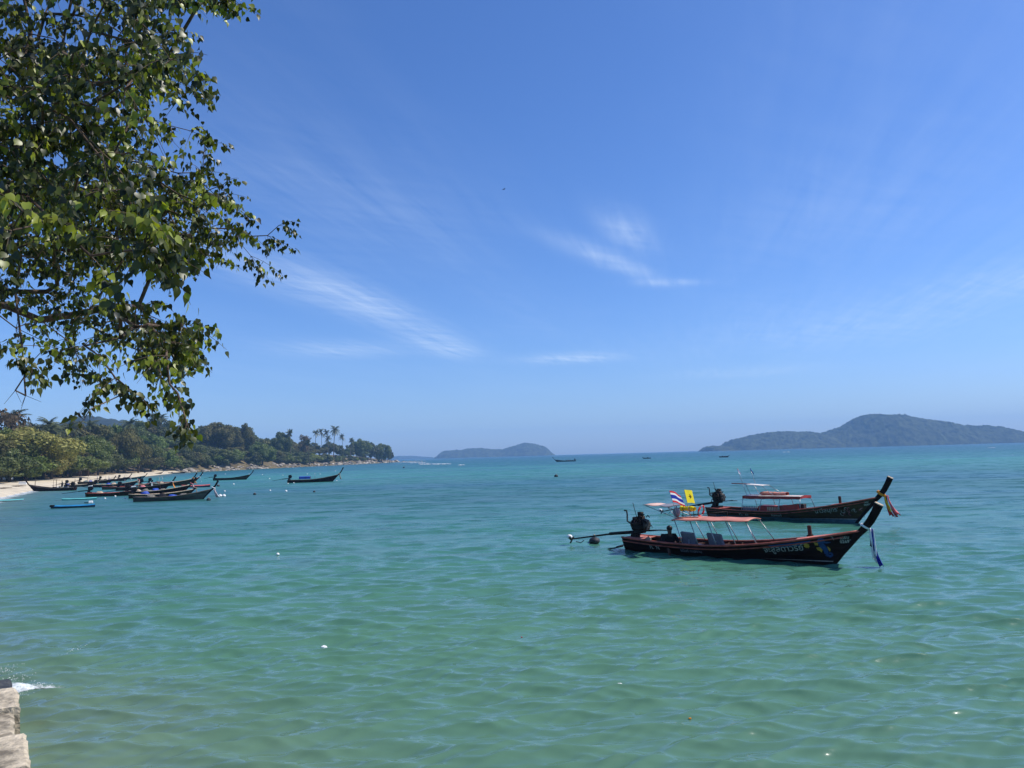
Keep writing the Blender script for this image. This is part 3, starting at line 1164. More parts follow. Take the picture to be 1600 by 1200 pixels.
def engine_parts(root, x, z, yaw=0.0, shaft=4.2, drop=0.75, big=True, shaft_tip='float_white', hood=None):
    """car engine on a swivel post, long propeller shaft astern, steering bar inboard"""
    e = 'engine_black'
    rz = Matrix.Rotation(yaw, 3, 'Z')
    o = Vector((x, 0, z))

    def W(p):
        return o + rz @ Vector(p)
    mb = MB()
    mb.tube([W((0, 0, -0.55)), W((0, 0, 0.1))], [0.12, 0.09], 8)
    mb.box(W((0, 0, -0.22)), (0.5, 0.6, 0.2), (0, 0, yaw))
    mb.box(W((-0.12, 0, -0.05)), (0.3, 0.34, 0.3), (0, 0.3, yaw), bevel=0.04)
    mb.build('swivel_post', e, root)
    mb = MB()
    mb.box(W((0.12, 0, 0.42)), (0.66, 0.42, 0.44), (0, -0.12, yaw), bevel=0.05)
    mb.box(W((0.10, 0, 0.14)), (0.5, 0.3, 0.2), (0, -0.12, yaw), bevel=0.03)
    block = mb.build('engine_block', e, root)
    mb = MB()
    mb.box(W((0.08, 0, 0.70)), (0.52, 0.26, 0.15), (0, -0.12, yaw), bevel=0.03)
    mb.build('cylinder_head', hood or 'engine_rust', block)
    if big:
        mb = MB()
        for k in range(4):
            mb.tube([W((-0.10 + 0.13 * k, -0.14, 0.62)), W((-0.10 + 0.13 * k, -0.27, 0.60)), W((-0.10 + 0.13 * k, -0.28, 0.48))], 0.028, 6)
        mb.tube([W((-0.15, -0.28, 0.47)), W((0.36, -0.28, 0.50))], 0.042, 7)
        mb.build('exhaust_manifold', 'engine_rust', block)
        mb = MB()
        mb.tube([W((-0.15, -0.28, 0.48)), W((-0.34, -0.26, 0.58)), W((-0.36, -0.22, 0.86)), W((-0.40, -0.2, 1.02)), W((-0.52, -0.2, 1.03))], 0.035, 7)
        mb.build('exhaust_pipe', e, block)
        mb = MB()
        mb.tube([W((0.46, 0, 0.42)), W((0.50, 0, 0.42))], 0.24, 14)
        for k in range(6):
            a = k * math.pi / 3
            mb.box(W((0.53, 0.13 * math.cos(a), 0.42 + 0.13 * math.sin(a))), (0.02, 0.09, 0.2), (a - math.pi / 2 + 0.3, 0, yaw))
        mb.build('flywheel_fan', 'engine_steel', block)
        mb = MB()
        mb.tube([W((0.15, 0.05, 0.78)), W((0.15, 0.05, 0.96))], [0.13, 0.14], 10)
        mb.build('air_filter', e, block)
        mb = MB()
        mb.tube([W((0.1, 0.24, 0.36)), W((0.34, 0.26, 0.38))], 0.09, 8)
        mb.build('alternator', 'engine_steel', block)
        rr = random.Random(int(x * 100) + 3)
        mb = MB()
        for k in range(34):
            p = Vector((rr.uniform(-.2, .45), rr.choice((-1, 1)) * rr.uniform(.18, .27), rr.uniform(.25, .75)))
            q = p + Vector((rr.uniform(-.2, .2), rr.uniform(-.08, .08), rr.uniform(-.15, .25)))
            m_ = (p + q) / 2 + Vector((rr.uniform(-.05, .05), rr.choice((-1, 1)) * .06, .08))
            mb.tube([W(p), W(m_), W(q)], rr.uniform(.012, .026), 5)
        tag(mb.build('hoses', e, block), kind='stuff')
        mb = MB()
        mb.tube([W((-0.08, 0.08, 0.75)), W((-0.26, 0.1, 1.34))], 0.014, 5)
        mb.build('control_rod', e, block)
        for sy in (-0.14, 0.14):
            mb = MB()
            mb.tube([W((0.2, sy, 0.16)), W((0.8, sy * 1.2, 0.20)), W((1.35, sy * 1.8, 0.24 - sy * .2))], 0.026, 6)
            mb.build('steering_bar', e, root)
    mb = MB()
    mb.tube([W((0.0, 0, 0.12)), W((-shaft * 0.45, 0, 0.12 - drop * 0.40)), W((-shaft, 0, 0.12 - drop))], [0.055, 0.042, 0.03], 7)
    mb.tube([W((-0.1, 0, 0.10)), W((-1.5, 0, 0.10 - drop * 0.29))], [0.075, 0.07], 7)
    sh = mb.build('propeller_shaft', e, root)
    if big:
        mb = MB()
        c = W((-shaft - 0.02, 0, 0.12 - drop))
        mb.tube([c + Vector((0.06, 0, 0.0)), c - Vector((0.08, 0, 0.01))], 0.04, 7)
        for k in range(3):
            a = k * 2.094 + 0.4
            mb.box(c + Vector((0, 0.11 * math.cos(a), 0.11 * math.sin(a))), (0.03, 0.11, 0.20), (a - math.pi / 2, 0.5, 0), bevel=0.012)
        mb.build('propeller', 'engine_steel', sh)
        mb = MB()
        mb.tube([c + Vector((0.75, 0, -0.02)), c + Vector((0.55, 0, -0.14)), c + Vector((0.28, 0, -0.10))], 0.02, 5)
        mb.build('skeg', e, sh)
    if shaft_tip:
        c = W((-shaft - 0.12, 0, 0.17 - drop))
        mb = MB()
        mb.ball(c + Vector((0, 0, 0.05)), 0.12, 9, 6, (1.25, 1, 0.9))
        mb.build('tip_guard', shaft_tip, sh)


def decal_text(h, txt, x0, z0, size, side, m, root, name='lettering', lift=0.0, shear=0.0, slope=0.0, vstretch=1.0):
    cu = bpy.data.curves.new('txt', 'FONT')
    cu.body = txt
    cu.size = size
    cu.resolution_u = 2
    cu.offset = 0.004
    to = bpy.data.objects.new('txt', cu)
    COL.objects.link(to)
    dg = bpy.context.evaluated_depsgraph_get()
    me = bpy.data.meshes.new_from_object(to.evaluated_get(dg))
    bpy.data.objects.remove(to)
    bpy.data.curves.remove(cu)
    for v in me.vertices:
        x = x0 + v.co.x + shear * v.co.y
        z = z0 + v.co.y * vstretch + slope * v.co.x
        v.co = h.surf(x, z, side, 0.010)
    me.materials.clear()
    o = obj(name, me, m, root)
    return o


def decal_poly(h, polys, x0, z0, sc, side, m, root, name='painted_mark', off=0.010):
    mb = MB()
    for pl in polys:
        c = (sum(p[0] for p in pl) / len(pl), sum(p[1] for p in pl) / len(pl))
        vs_ = [h.surf(x0 + p[0] * sc, z0 + p[1] * sc, side, off) for p in [c] + list(pl)]
        n = len(pl)
        mb.add(vs_, [(0, 1 + i, 1 + (i + 1) % n) for i in range(n)], False)
    return mb.build(name, m, root)


def ellipse(cx, cy, a, b, rot=0, n=14):
    return [(cx + a * math.cos(k * 2 * math.pi / n) * math.cos(rot) - b * math.sin(k * 2 * math.pi / n) * math.sin(rot), cy + a * math.cos(k * 2 * math.pi / n) * math.sin(rot) + b * math.sin(k * 2 * math.pi / n) * math.cos(rot)) for k in range(n)]


def band(path, wid):
    out = []
    for i in range(len(path) - 1):
        (x0, y0), (x1, y1) = path[i], path[i + 1]
        dx, dy = x1 - x0, y1 - y0
        l = math.hypot(dx, dy) or 1
        nx, ny = -dy / l, dx / l
        w0, w1 = (wid[i], wid[i + 1]) if isinstance(wid, (list, tuple)) else (wid, wid)
        out.append([(x0 + nx * w0, y0 + ny * w0), (x1 + nx * w1, y1 + ny * w1), (x1 - nx * w1, y1 - ny * w1), (x0 - nx * w0, y0 - ny * w0)])
    return out


def hull_stripe(h, side, t0, t1, zlo, zhi, m, root, name, follow=0.0):
    mb = MB()
    def fn(u, v):
        t = t0 + (t1 - t0) * u
        a, b = zlo(t), zhi(t)
        z = a + (b - a) * v
        return h.surf(t * h.len(z), z, side, 0.008)
    mb.grid(fn, 26, 3, True)
    return mb.build(name, m, root)


def cloth_strip(root, name, m, top, length, width, sway=(0.1, 0.0), fold=0.03, seed=0, flare=1.4):
    rr = random.Random(seed)
    ph = rr.uniform(0, 6)
    az = rr.uniform(0, 3.14)
    mb = MB()
    def fn(u, v):
        w = width * (0.45 + (flare - 0.45) * u)
        a = (v - 0.5) * w
        f = fold * (0.4 + u) * math.sin(v * 9 + ph + u * 3)
        return Vector(top) + Vector((a * math.cos(az) - f * math.sin(az) + sway[0] * u * u * length, a * math.sin(az) + f * math.cos(az) + sway[1] * u * u * length, -length * u + 0.04 * math.sin(v * 7 + ph) * u))
    mb.grid(fn, 10, 7, True)
    o = mb.build(name, m, root)
    md = o.modifiers.new('thick', 'SOLIDIFY')
    md.thickness = 0.006
    return o


def boat_root(name, px_stern, px_bow=None, pos=None, rz=None, label='', group=None):
    if pos is None:
        s_, b_ = wat(*px_stern), wat(*px_bow)
        pos = s_
        rz = math.atan2(b_.y - s_.y, b_.x - s_.x)
    o = empty(name, pos, rz)
    tag(o, label, 'boat', group)
    return o


def loc(root, p):
    """a boat's own coordinates to the world"""
    return Matrix.Translation(root.location) @ Matrix.Rotation(root.rotation_euler.z, 4, 'Z') @ Vector(p)


def top_child(root, name, at_local, label, cat, group=None):
    """a thing carried by a boat: its own top-level object, set on the boat"""
    o = empty(name, loc(root, at_local), root.rotation_euler.z)
    tag(o, label, cat, group)
    return o


def flag(root, base, top, w, hgt, label, stripes, wave=0.06, seed=0, droop=0.15, emblem=None):
    """cloth flag on a thin staff; the staff stands on the boat"""
    f = top_child(root, 'flag', base, label, 'flag', None)
    b, t = Vector((0, 0, 0)), Vector(top) - Vector(base)
    mb = MB()
    mb.tube([b, t], 0.014, 5)
    mb.build('staff', 'pole_metal', f)
    tot = sum(s[1] for s in stripes)
    y0 = 0.0
    axis = (t - b).normalized()
    rr = random.Random(seed)
    ph = rr.uniform(0, 6)
    def P(u, v):      # u along fly, v down from the top
        fly = Vector((0.93, -0.36, 0))
        p = t - axis * (v * hgt) + fly * (u * w)
        p += Vector((0.36, 0.93, 0)) * (wave * math.sin(u * 6.5 + ph + v * 1.2) * u)
        p.z -= droop * u * u * w + 0.10 * u * v * hgt * math.sin(ph)
        return p
    for m, k in stripes:
        v0, v1 = y0 / tot, (y0 + k) / tot
        mb = MB()
        mb.grid(lambda u, v: P(u, v0 + (v1 - v0) * v), 12, 4, True)
        mb.build('flag_stripe' if len(stripes) > 1 else 'flag_cloth', m, f)
        y0 += k
    if emblem:
        mb = MB()
        for k in range(9):
            a = k * 0.7
            for sgn in (0.006, -0.006):
                pts = [(0.5 + 0.17 * math.cos(a + j * 2.1) * (0.6 + 0.4 * math.sin(k)), 0.5 + 0.22 * math.sin(a + j * 2.1) * (0.6 + 0.4 * math.cos(k * 2))) for j in range(3)]
                mb.add([P(u, v) + Vector((0.36, 0.93, 0)) * sgn for u, v in pts], [(0, 1, 2)], False)
        mb.build('emblem', emblem, f)
    return f


def person(loc_, joints, shirt_m, label, scale=1.0, rz=0.0, shorts_m='cloth_dark'):
    """one continuous body grown over a posed skeleton; shirt and hair are its children"""
    root = empty('person', loc_, rz)
    tag(root, label, 'person')
    J = {k: Vector(v) * scale for k, v in joints.items()}

    def skin(name, chain, m, sub=2):
        names, edges = [], []
        for ch in chain:
            for (n, r) in ch:
                if n not in [q[0] for q in names]:
                    names.append((n, r))
            for a, b in zip(ch[:-1], ch[1:]):
                edges.append((a[0], b[0]))
        ix = {n: i for i, (n, r) in enumerate(names)}
        me = bpy.data.meshes.new(name)
        me.from_pydata([J[n] for n, r in names], [(ix[a], ix[b]) for a, b in edges], [])
        o = obj(name, me, m, root)
        md = o.modifiers.new('skin', 'SKIN')
        for i, (n, r) in enumerate(names):
            sv = me.skin_vertices[0].data[i]
            rr_ = r if isinstance(r, tuple) else (r, r)
            sv.radius = (rr_[0] * scale, rr_[1] * scale)
            sv.use_root = (i == 0)
        sb = o.modifiers.new('sub', 'SUBSURF')
        sb.levels = sb.render_levels = sub
        return o
    body = [[('pelvis', (.15, .11)), ('waist', (.13, .10)), ('chest', (.16, .11)), ('neck', .055), ('head0', (.075, .085)), ('head1', (.085, .10)), ('head2', (.06, .075))]]
    for s_ in 'lr':
        body.append([('chest', (.16, .11)), ('sh' + s_, .065), ('el' + s_, .045), ('wr' + s_, .032), ('ha' + s_, (.042, .022)), ('fi' + s_, (.03, .012))])
        body.append([('pelvis', (.15, .11)), ('hip' + s_, .09), ('kn' + s_, .06), ('an' + s_, .042), ('toe' + s_, (.04, .03))])
    skin('body', body, 'skin')
    shirt = [[('pelvis', (.19, .16)), ('waist', (.18, .15)), ('chest', (.21, .16))]]
    for s_ in 'lr':
        shirt.append([('chest', (.21, .16)), ('sh' + s_, .095), ('el' + s_, .07)])
    skin('shirt', shirt, shirt_m)
    sh = [[('pelvis', (.17, .13)), ('hipl', .11), ('knl', .08)], [('pelvis', (.17, .13)), ('hipr', .11), ('knr', .08)]]
    skin('trousers', sh, shorts_m)
    mb = MB()
    hc = J['head1'] * 0.35 + J['head2'] * 0.65
    mb.ball(hc, 0.105 * scale, 10, 7, (0.92, 1.0, 0.95))
    mb.build('hair', 'hair', root)
    return root


SIT = dict(pelvis=(0, 0, .10), waist=(-.02, 0, .28), chest=(.0, 0, .48), neck=(.03, 0, .64), head0=(.05, 0, .70), head1=(.06, 0, .78), head2=(.06, 0, .87),
           shl=(0, .20, .57), ell=(.08, .31, .33), wrl=(.30, .17, .25), hal=(.38, .13, .24), fil=(.45, .10, .22), shr=(0, -.20, .57), elr=(.08, -.31, .33), wrr=(.30, -.17, .25), har=(.38, -.13, .24), fir=(.45, -.10, .22),
           hipl=(.05, .10, .10), knl=(.42, .17, .22), anl=(.45, .15, -.18), toel=(.60, .16, -.22), hipr=(.05, -.10, .10), knr=(.42, -.17, .22), anr=(.45, -.15, -.18), toer=(.60, -.16, -.22))
STAND = dict(pelvis=(0, 0, .93), waist=(0, 0, 1.08), chest=(.01, 0, 1.30), neck=(.01, 0, 1.47), head0=(.03, 0, 1.54), head1=(.04, 0, 1.62), head2=(.03, 0, 1.71),
             shl=(0, .19, 1.39), ell=(-.02, .27, 1.12), wrl=(.10, .25, .90), hal=(.14, .24, .82), fil=(.16, .23, .75), shr=(0, -.19, 1.39), elr=(-.02, -.27, 1.12), wrr=(.10, -.25, .90), har=(.14, -.24, .82), fir=(.16, -.23, .75),
             hipl=(0, .10, .90), knl=(.03, .12, .48), anl=(0, .13, .08), toel=(.15, .14, .03), hipr=(0, -.10, .90), knr=(.03, -.12, .48), anr=(0, -.13, .08), toer=(.15, -.14, .03))
BEND = dict(STAND, waist=(.10, 0, 1.05), chest=(.34, 0, 1.14), neck=(.50, 0, 1.14), head0=(.56, 0, 1.14), head1=(.63, 0, 1.13), head2=(.71, 0, 1.10),
            shl=(.42, .19, 1.10), ell=(.48, .23, .85), wrl=(.56, .18, .63), hal=(.59, .15, .56), fil=(.61, .13, .50), shr=(.42, -.19, 1.10), elr=(.48, -.23, .85), wrr=(.56, -.18, .63), har=(.59, -.15, .56), fir=(.61, -.13, .50))


# ---- the near longtail
def near_boat():
    h = Hull(L=8.82, B=1.85, low=0.46, bow=1.22, rake=0.80)
    root = boat_root('longtail_boat', (985, 858), (1305, 882), label='nearest dark longtail boat with flat pink canopy and painted seahorse')
    hull_parts(h, root, 'hull_dark', 'rail_red', 'deck_pink', post_h=0.74, post_w=0.24)
    engine_parts(root, 0.42, 0.66, 0.0, 3.70, 0.52)
    # cut stern gear: rope, small rudder bracket
    mb = MB()
    mb.tube([(-0.02, -0.5, 0.18), (-0.35, -0.6, 0.10), (-0.75, -0.62, 0.02)], 0.03, 6)
    mb.tube([(-0.02, 0.4, 0.22), (-0.45, 0.35, 0.16), (-0.9, 0.2, 0.02)], 0.028, 6)
    mb.tube([(-0.35, -0.6, 0.10), (-0.45, 0.35, 0.16)], 0.024, 6)
    mb.build('stern_bracket', 'engine_black', root)
    # ribs inside
    for k in range(11):
        t = 0.14 + 0.065 * k
        for sd_ in (-1, 1):
            zt = h.zs(t) - 0.03
            pts = []
            for z in (0.14, (0.14 + zt) / 2, zt):
                x = t * h.len(zt)
                pts.append((x, sd_ * (abs(h.surf(x, z, 1).y) - 0.075), z))
            mb = MB()
            mb.tube(pts, 0.026, 5)
            mb.build('rib', 'inner_wood', root)
    # mooring post
    mb = MB()
    zb = h.zs(0.83)
    xb = 0.835 * h.len(zb)
    mb.box((xb, 0.08, zb + 0.22), (0.13, 0.13, 0.52), (0, -0.05, 0.2), bevel=0.02)
    mb.build('mooring_post', 'inner_wood', root)
    mb = MB()
    mb.tube([(xb + 0.11 * math.cos(a), 0.08 + 0.11 * math.sin(a), zb + 0.05 + 0.006 * a) for a in [k * 0.6 for k in range(24)]], 0.02, 5)
    mb.build('rope_turns', 'cloth_dark', root)
    # canopy on raked poles
    x0, x1, hw, zc = 2.62, 5.85, 0.84, 1.42
    mb = MB()
    def roof(u, v):
        x = x0 + (x1 - x0) * u
        w = hw * (1 if u < 0.8 else 1 - 0.35 * ((u - 0.8) / 0.2) ** 2)
        y = (v * 2 - 1) * w
        return Vector((x, y, zc + 0.07 * (1 - (v * 2 - 1) ** 2) + 0.06 * u + 0.012 * math.sin(u * 19) * math.cos(v * 5)))
    mb.grid(roof, 20, 9, True)
    roof_o = mb.build('canopy', 'tarp_pink', root)
    roof_o.modifiers.new('thick', 'SOLIDIFY').thickness = 0.03
    for k in range(6):
        u = k / 5 * 0.96 + 0.02
        mb = MB()
        pts = [roof(u, v) + Vector((0, 0, -0.05)) for v in (0.02, 0.25, 0.5, 0.75, 0.98)]
        mb.tube(pts, 0.016, 5)
        mb.build('canopy_bow', 'pole_metal', roof_o)
    for sd_ in (-1, 1):
        for k, u in enumerate((0.04, 0.26, 0.5, 0.74, 0.97)):
            top = roof(u, 0.05 if sd_ < 0 else 0.95) + Vector((0, 0, -0.05))
            xb2 = top.x + 0.42
            tb = xb2 / h.len(h.low)
            bot = h.sheer(min(tb, 0.9), 0.05, 0.0, sd_)
            mb = MB()
            mb.tube([bot, top], 0.018, 6)
            mb.build('canopy_pole', 'pole_metal', root)
    # rack rods lying on the canopy
    mb = MB()
    mb.tube([(x0 + 0.3, -0.5, zc + 0.16), (x0 + 1.9, 0.35, zc + 0.30)], 0.013, 5)
    mb.tube([(x0 + 1.9, 0.35, zc + 0.30), (x0 + 1.9, 0.36, zc + 0.10)], 0.013, 5)
    mb.tube([(x0 + 0.2, -0.6, zc + 0.1), (x0 + 1.1, -0.55, zc + 0.12)], 0.015, 5)
    mb.tube([(x0 + 0.1, 0.5, zc + 0.1), (x0 + 1.3, 0.52, zc + 0.13)], 0.015, 5)
    mb.build('roof_rack', 'engine_black', root)
    # raised stern awning over the rack
    mb = MB()
    def aw(u, v):
        x = 1.15 + 1.25 * u
        y = -0.62 + 1.2 * v
        return Vector((x, y, 1.98 + 0.03 * math.sin(v * 3.1) - 0.05 * u + 0.015 * math.sin(u * 12)))
    mb.grid(aw, 9, 7, True)
    awo = mb.build('stern_awning', 'tarp_peach', root)
    awo.modifiers.new('thick', 'SOLIDIFY').thickness = 0.02
    tag(awo, 'small pale raised awning over the stern rack')
    mb = MB()
    mb.grid(lambda u, v: aw(0.62 + 0.40 * u, v) + Vector((0, 0, 0.012)), 5, 7, True)  # grey sheet laid on top paints the awning's shaded right part
    mb.build('awning_shadow', 'box_grey', awo)
    for (xa, ya, xb3, yb3) in ((1.25, -0.55, 2.68, -0.6), (1.25, 0.5, 2.68, 0.6), (2.3, -0.55, 2.75, -0.62), (2.3, 0.5, 2.75, 0.62)):
        mb = MB()
        mb.tube([(xa, ya, 1.95), (xb3, yb3, 1.50)], 0.016, 5)
        mb.build('awning_strut', 'pole_metal', awo)
    # lettering and the painted seahorse
    S = -1
    decal_text(h, 'PL  76', 1.45, 0.18, 0.20, S, 'sign_paint', root, slope=-0.01)
    decal_text(h, 'อนันต์ ทะเลงาม', 2.95, 0.16, 0.16, S, 'box_grey', root)
    decal_text(h, 'จะลูลดาวรีย์', 6.45, 0.34, 0.31, S, 'sign_paint', root, slope=0.10)
    decal_poly(h, [[(0.10 * math.cos(a) * r_, 0.10 * math.sin(a) * r_) for a, r_ in [(k * math.pi / 8, 1.0 if k % 2 else 0.72) for k in range(16)]]], 8.0, 0.66, 1.1, S, 'sign_yellow', root, 'painted_flower')
    decal_text(h, '0551/', 9.12, 0.92, 0.13, S, 'sign_paint', root, slope=0.10)
    decal_text(h, '02693', 9.10, 0.78, 0.15, S, 'sign_paint', root, slope=0.10)
    sea = decal_poly(h, band([(0.62, 0.62), (0.40, 0.60), (0.22, 0.72)], [0.02, 0.045, 0.10]) + [ellipse(0.26, 0.70, 0.15, 0.12)] + band([(0.2, 0.72), (0.20, 0.52), (0.30, 0.36), (0.36, 0.22), (0.34, 0.06), (0.42, -0.03), (0.55, -0.02), (0.60, 0.07), (0.52, 0.13), (0.45, 0.09)], [0.10, 0.12, 0.12, 0.10, 0.08, 0.06, 0.05, 0.04, 0.035, 0.02]) + [ellipse(0.20, 0.62, 0.13, 0.12), ellipse(0.24, 0.44, 0.13, 0.12, 0.5), ellipse(0.34, 0.29, 0.11, 0.1)],
                     8.32, 0.32, 0.78, S, 'sign_blue', root, 'painted_seahorse')
    tag(sea, 'blue seahorse painted on the bow')
    for fin in [[(0.10, 0.58), (-0.10, 0.62), (-0.04, 0.53), (-0.06, 0.47), (0.08, 0.46)], [(0.14, 0.38), (-0.02, 0.36), (0.0, 0.24), (0.10, 0.20), (0.16, 0.12), (0.22, 0.26)], [(0.44, 0.42), (0.50, 0.40), (0.56, 0.30), (0.52, 0.18), (0.47, 0.26)]]:
        decal_poly(h, [fin], 8.32, 0.32, 0.78, S, 'sign_yellow', sea, 'seahorse_fin', 0.014)
    decal_poly(h, [ellipse(0.62, 0.86, 0.055, 0.055), ellipse(0.66, 0.76, 0.03, 0.03), ellipse(0.68, 0.69, 0.02, 0.02)], 8.36, 0.34, 0.82, S, 'sign_paint', sea, 'bubbles')
    hull_stripe(h, S, 0.70, 0.985, lambda t: 0.07 + 0.02 * t, lambda t: 0.085 + 0.14 * max(0, t - 0.7), 'sign_paint', root, 'waterline_stripe')
    hull_stripe(h, S, 0.72, 0.86, lambda t: h.zs(t) - 0.12 - 0.10 * math.sin(math.pi * (t - 0.72) / 0.14) ** 0.5, lambda t: h.zs(t) - 0.06, 'sign_blue', root, 'blue_panel')
    hull_stripe(h, S, 0.03, 0.60, lambda t: h.zs(t) - 0.17, lambda t: h.zs(t) - 0.05, 'band_maroon', root, 'red_side_band')
    # things carried
    for x, lab in ((3.02, 'grey slanted seat panel beside the seated person in the near boat'), (4.22, 'grey slanted seat panel farther forward in the near boat')):
        b = top_child(root, 'seat_panel', (x, -0.15, 0.33), lab, 'seat', 'seat panels in the near boat')
        mb = MB()
        mb.box((0, 0, 0.30), (0.12, 0.88, 0.54), (0, -0.30, 1.15), bevel=0.03)
        mb.build('backrest', 'box_grey', b)
        mb = MB()
        mb.box((0.18, 0.1, 0.04), (0.45, 0.8, 0.07), (0, 0, 1.15), bevel=0.02)
        mb.build('seat', 'paint_white', b)
        for sy in (-0.32, 0.32):
            mb = MB()
            mb.tube([(0.05 - sy * .4, sy, -0.22), (0.05 - sy * .4, sy, 0.3)], 0.02, 5)
            mb.build('leg', 'pole_metal', b)
    person(loc(root, (2.15, -0.25, 0.02)), SIT, 'cloth_dark', 'person in dark clothes seated in the stern of the near boat', 1.2, root.rotation_euler.z - 0.7)
    # stern clutter
    for x, y, lab, m_ in ((1.15, -0.3, 'small pale plastic can by the engine of the near boat', 'rail_tan'), (1.75, 0.35, 'white plastic bottle lying in the near boat', 'float_white')):
        b = top_child(root, 'can', (x, y, 0.36), lab, 'can')
        mb = MB()
        mb.box((0, 0, 0.12), (0.22, 0.16, 0.24), (0, 0, 0.4), bevel=0.03)
        mb.build('can_body', m_, b)
        mb = MB()
        mb.tube([(0, 0, 0.24), (0, 0, 0.29)], 0.03, 6)
        mb.build('cap', 'paint_red', b)
    # on the canopy
    y = top_child(root, 'life_jacket_bundle', (2.75, 0.32, 1.80), 'yellow life jacket bundle hung on the near boat roof rack', 'life jackets')
    mb = MB()
    mb.grid(lambda u, v: Vector((-0.33 + 0.66 * u, 0.12 * math.cos(v * 6.283) * (0.85 + 0.2 * math.sin(u * 14)), 0.11 * math.sin(v * 6.283) * (0.9 + 0.15 * math.cos(u * 9)))), 14, 9, True)
    mb.build('roll', 'cloth_yellow', y)
    for k in (-0.16, 0.14):
        mb = MB()
        mb.tube([(k, 0.135 * math.cos(a), 0.125 * math.sin(a)) for a in [j * 0.5 for j in range(14)]], 0.012, 4)
        mb.build('strap', 'cloth_dark', y)
    for sx in (-0.26, 0.26):
        mb = MB()
        mb.tube([(sx, 0.02, -0.02), (sx, 0.02, -0.36)], 0.015, 5)
        mb.build('stand', 'engine_black', y)
    lb = top_child(root, 'lifebuoy', (3.35, 0.35, 1.72), 'red and grey lifebuoy ring standing on the near boat canopy', 'lifebuoy')
    for k in range(8):
        mb = MB()
        mb.tube([(0.06 * math.sin(a), 0.21 * math.cos(a), 0.0 + 0.21 * math.sin(a)) for a in [k * math.pi / 4 + j * math.pi / 16 for j in range(5)]], 0.04, 7)
        mb.build('ring_segment', 'cloth_red' if k % 2 else 'box_grey', lb)
    g = top_child(root, 'float', (2.55, -0.25, 1.68), 'grey round float stowed on the near boat roof rack', 'float')
    mb = MB()
    mb.ball((0, 0, 0), 0.17, 10, 7, (0.9, 0.9, 1.25))
    mb.build('float_body', 'box_grey', g)
    mb = MB()
    mb.tube([(0, 0, -0.2), (0, 0, 0.26)], 0.02, 5)
    mb.build('float_eye', 'engine_black', g)
    flag(root, (2.72, -0.45, 1.50), (2.36, -0.42, 2.58), 0.76, 0.50, 'red, white and blue striped flag flying over the near boat', [('flag_red', 1), ('flag_white', 1), ('flag_blue', 2), ('flag_white', 1), ('flag_red', 1)], 0.07, 2, 0.25)
    flag(root, (3.02, 0.05, 1.50), (2.78, 0.05, 2.60), 0.56, 0.55, 'yellow flag with a dark emblem flying over the near boat', [('flag_yellow', 1)], 0.05, 5, 0.05, 'sign_yellow')
    # sashes on the prow
    zt = h.zs(1.0)
    xt = h.len(zt)
    s = top_child(root, 'prow_sash', (xt + 0.12, 0, zt + 0.16), 'white and blue cloth sashes hanging from the near boat prow', 'sash')
    mb = MB()
    for j in range(3):
        mb.tube([(0.02 + 0.15 * math.cos(a) * 0.95 + 0.02 * j, 0.11 * math.sin(a), 0.015 * j - 0.09 * math.cos(a)) for a in [k * 2 * math.pi / 14 for k in range(15)]], 0.014, 5)
    mb.build('knot_band', 'cloth_white', s)
    base = Vector((0.20, -0.03, -0.06))
    for k, (m_, ln, sw) in enumerate((('cloth_white', 1.15, 0.08), ('cloth_white', 1.28, 0.13), ('cloth_blue', 1.42, 0.22), ('cloth_blue', 1.30, 0.18), ('cloth_dark', 0.70, 0.02), ('cloth_white', 1.0, 0.10))):
        cloth_strip(s, 'sash_strip', m_, base + Vector((0.015 * k, 0.012 * k, 0)), ln * 0.88, 0.13, (sw, -0.03 * k), 0.03, k, 1.5)
    return root, h


near, near_h = near_boat()


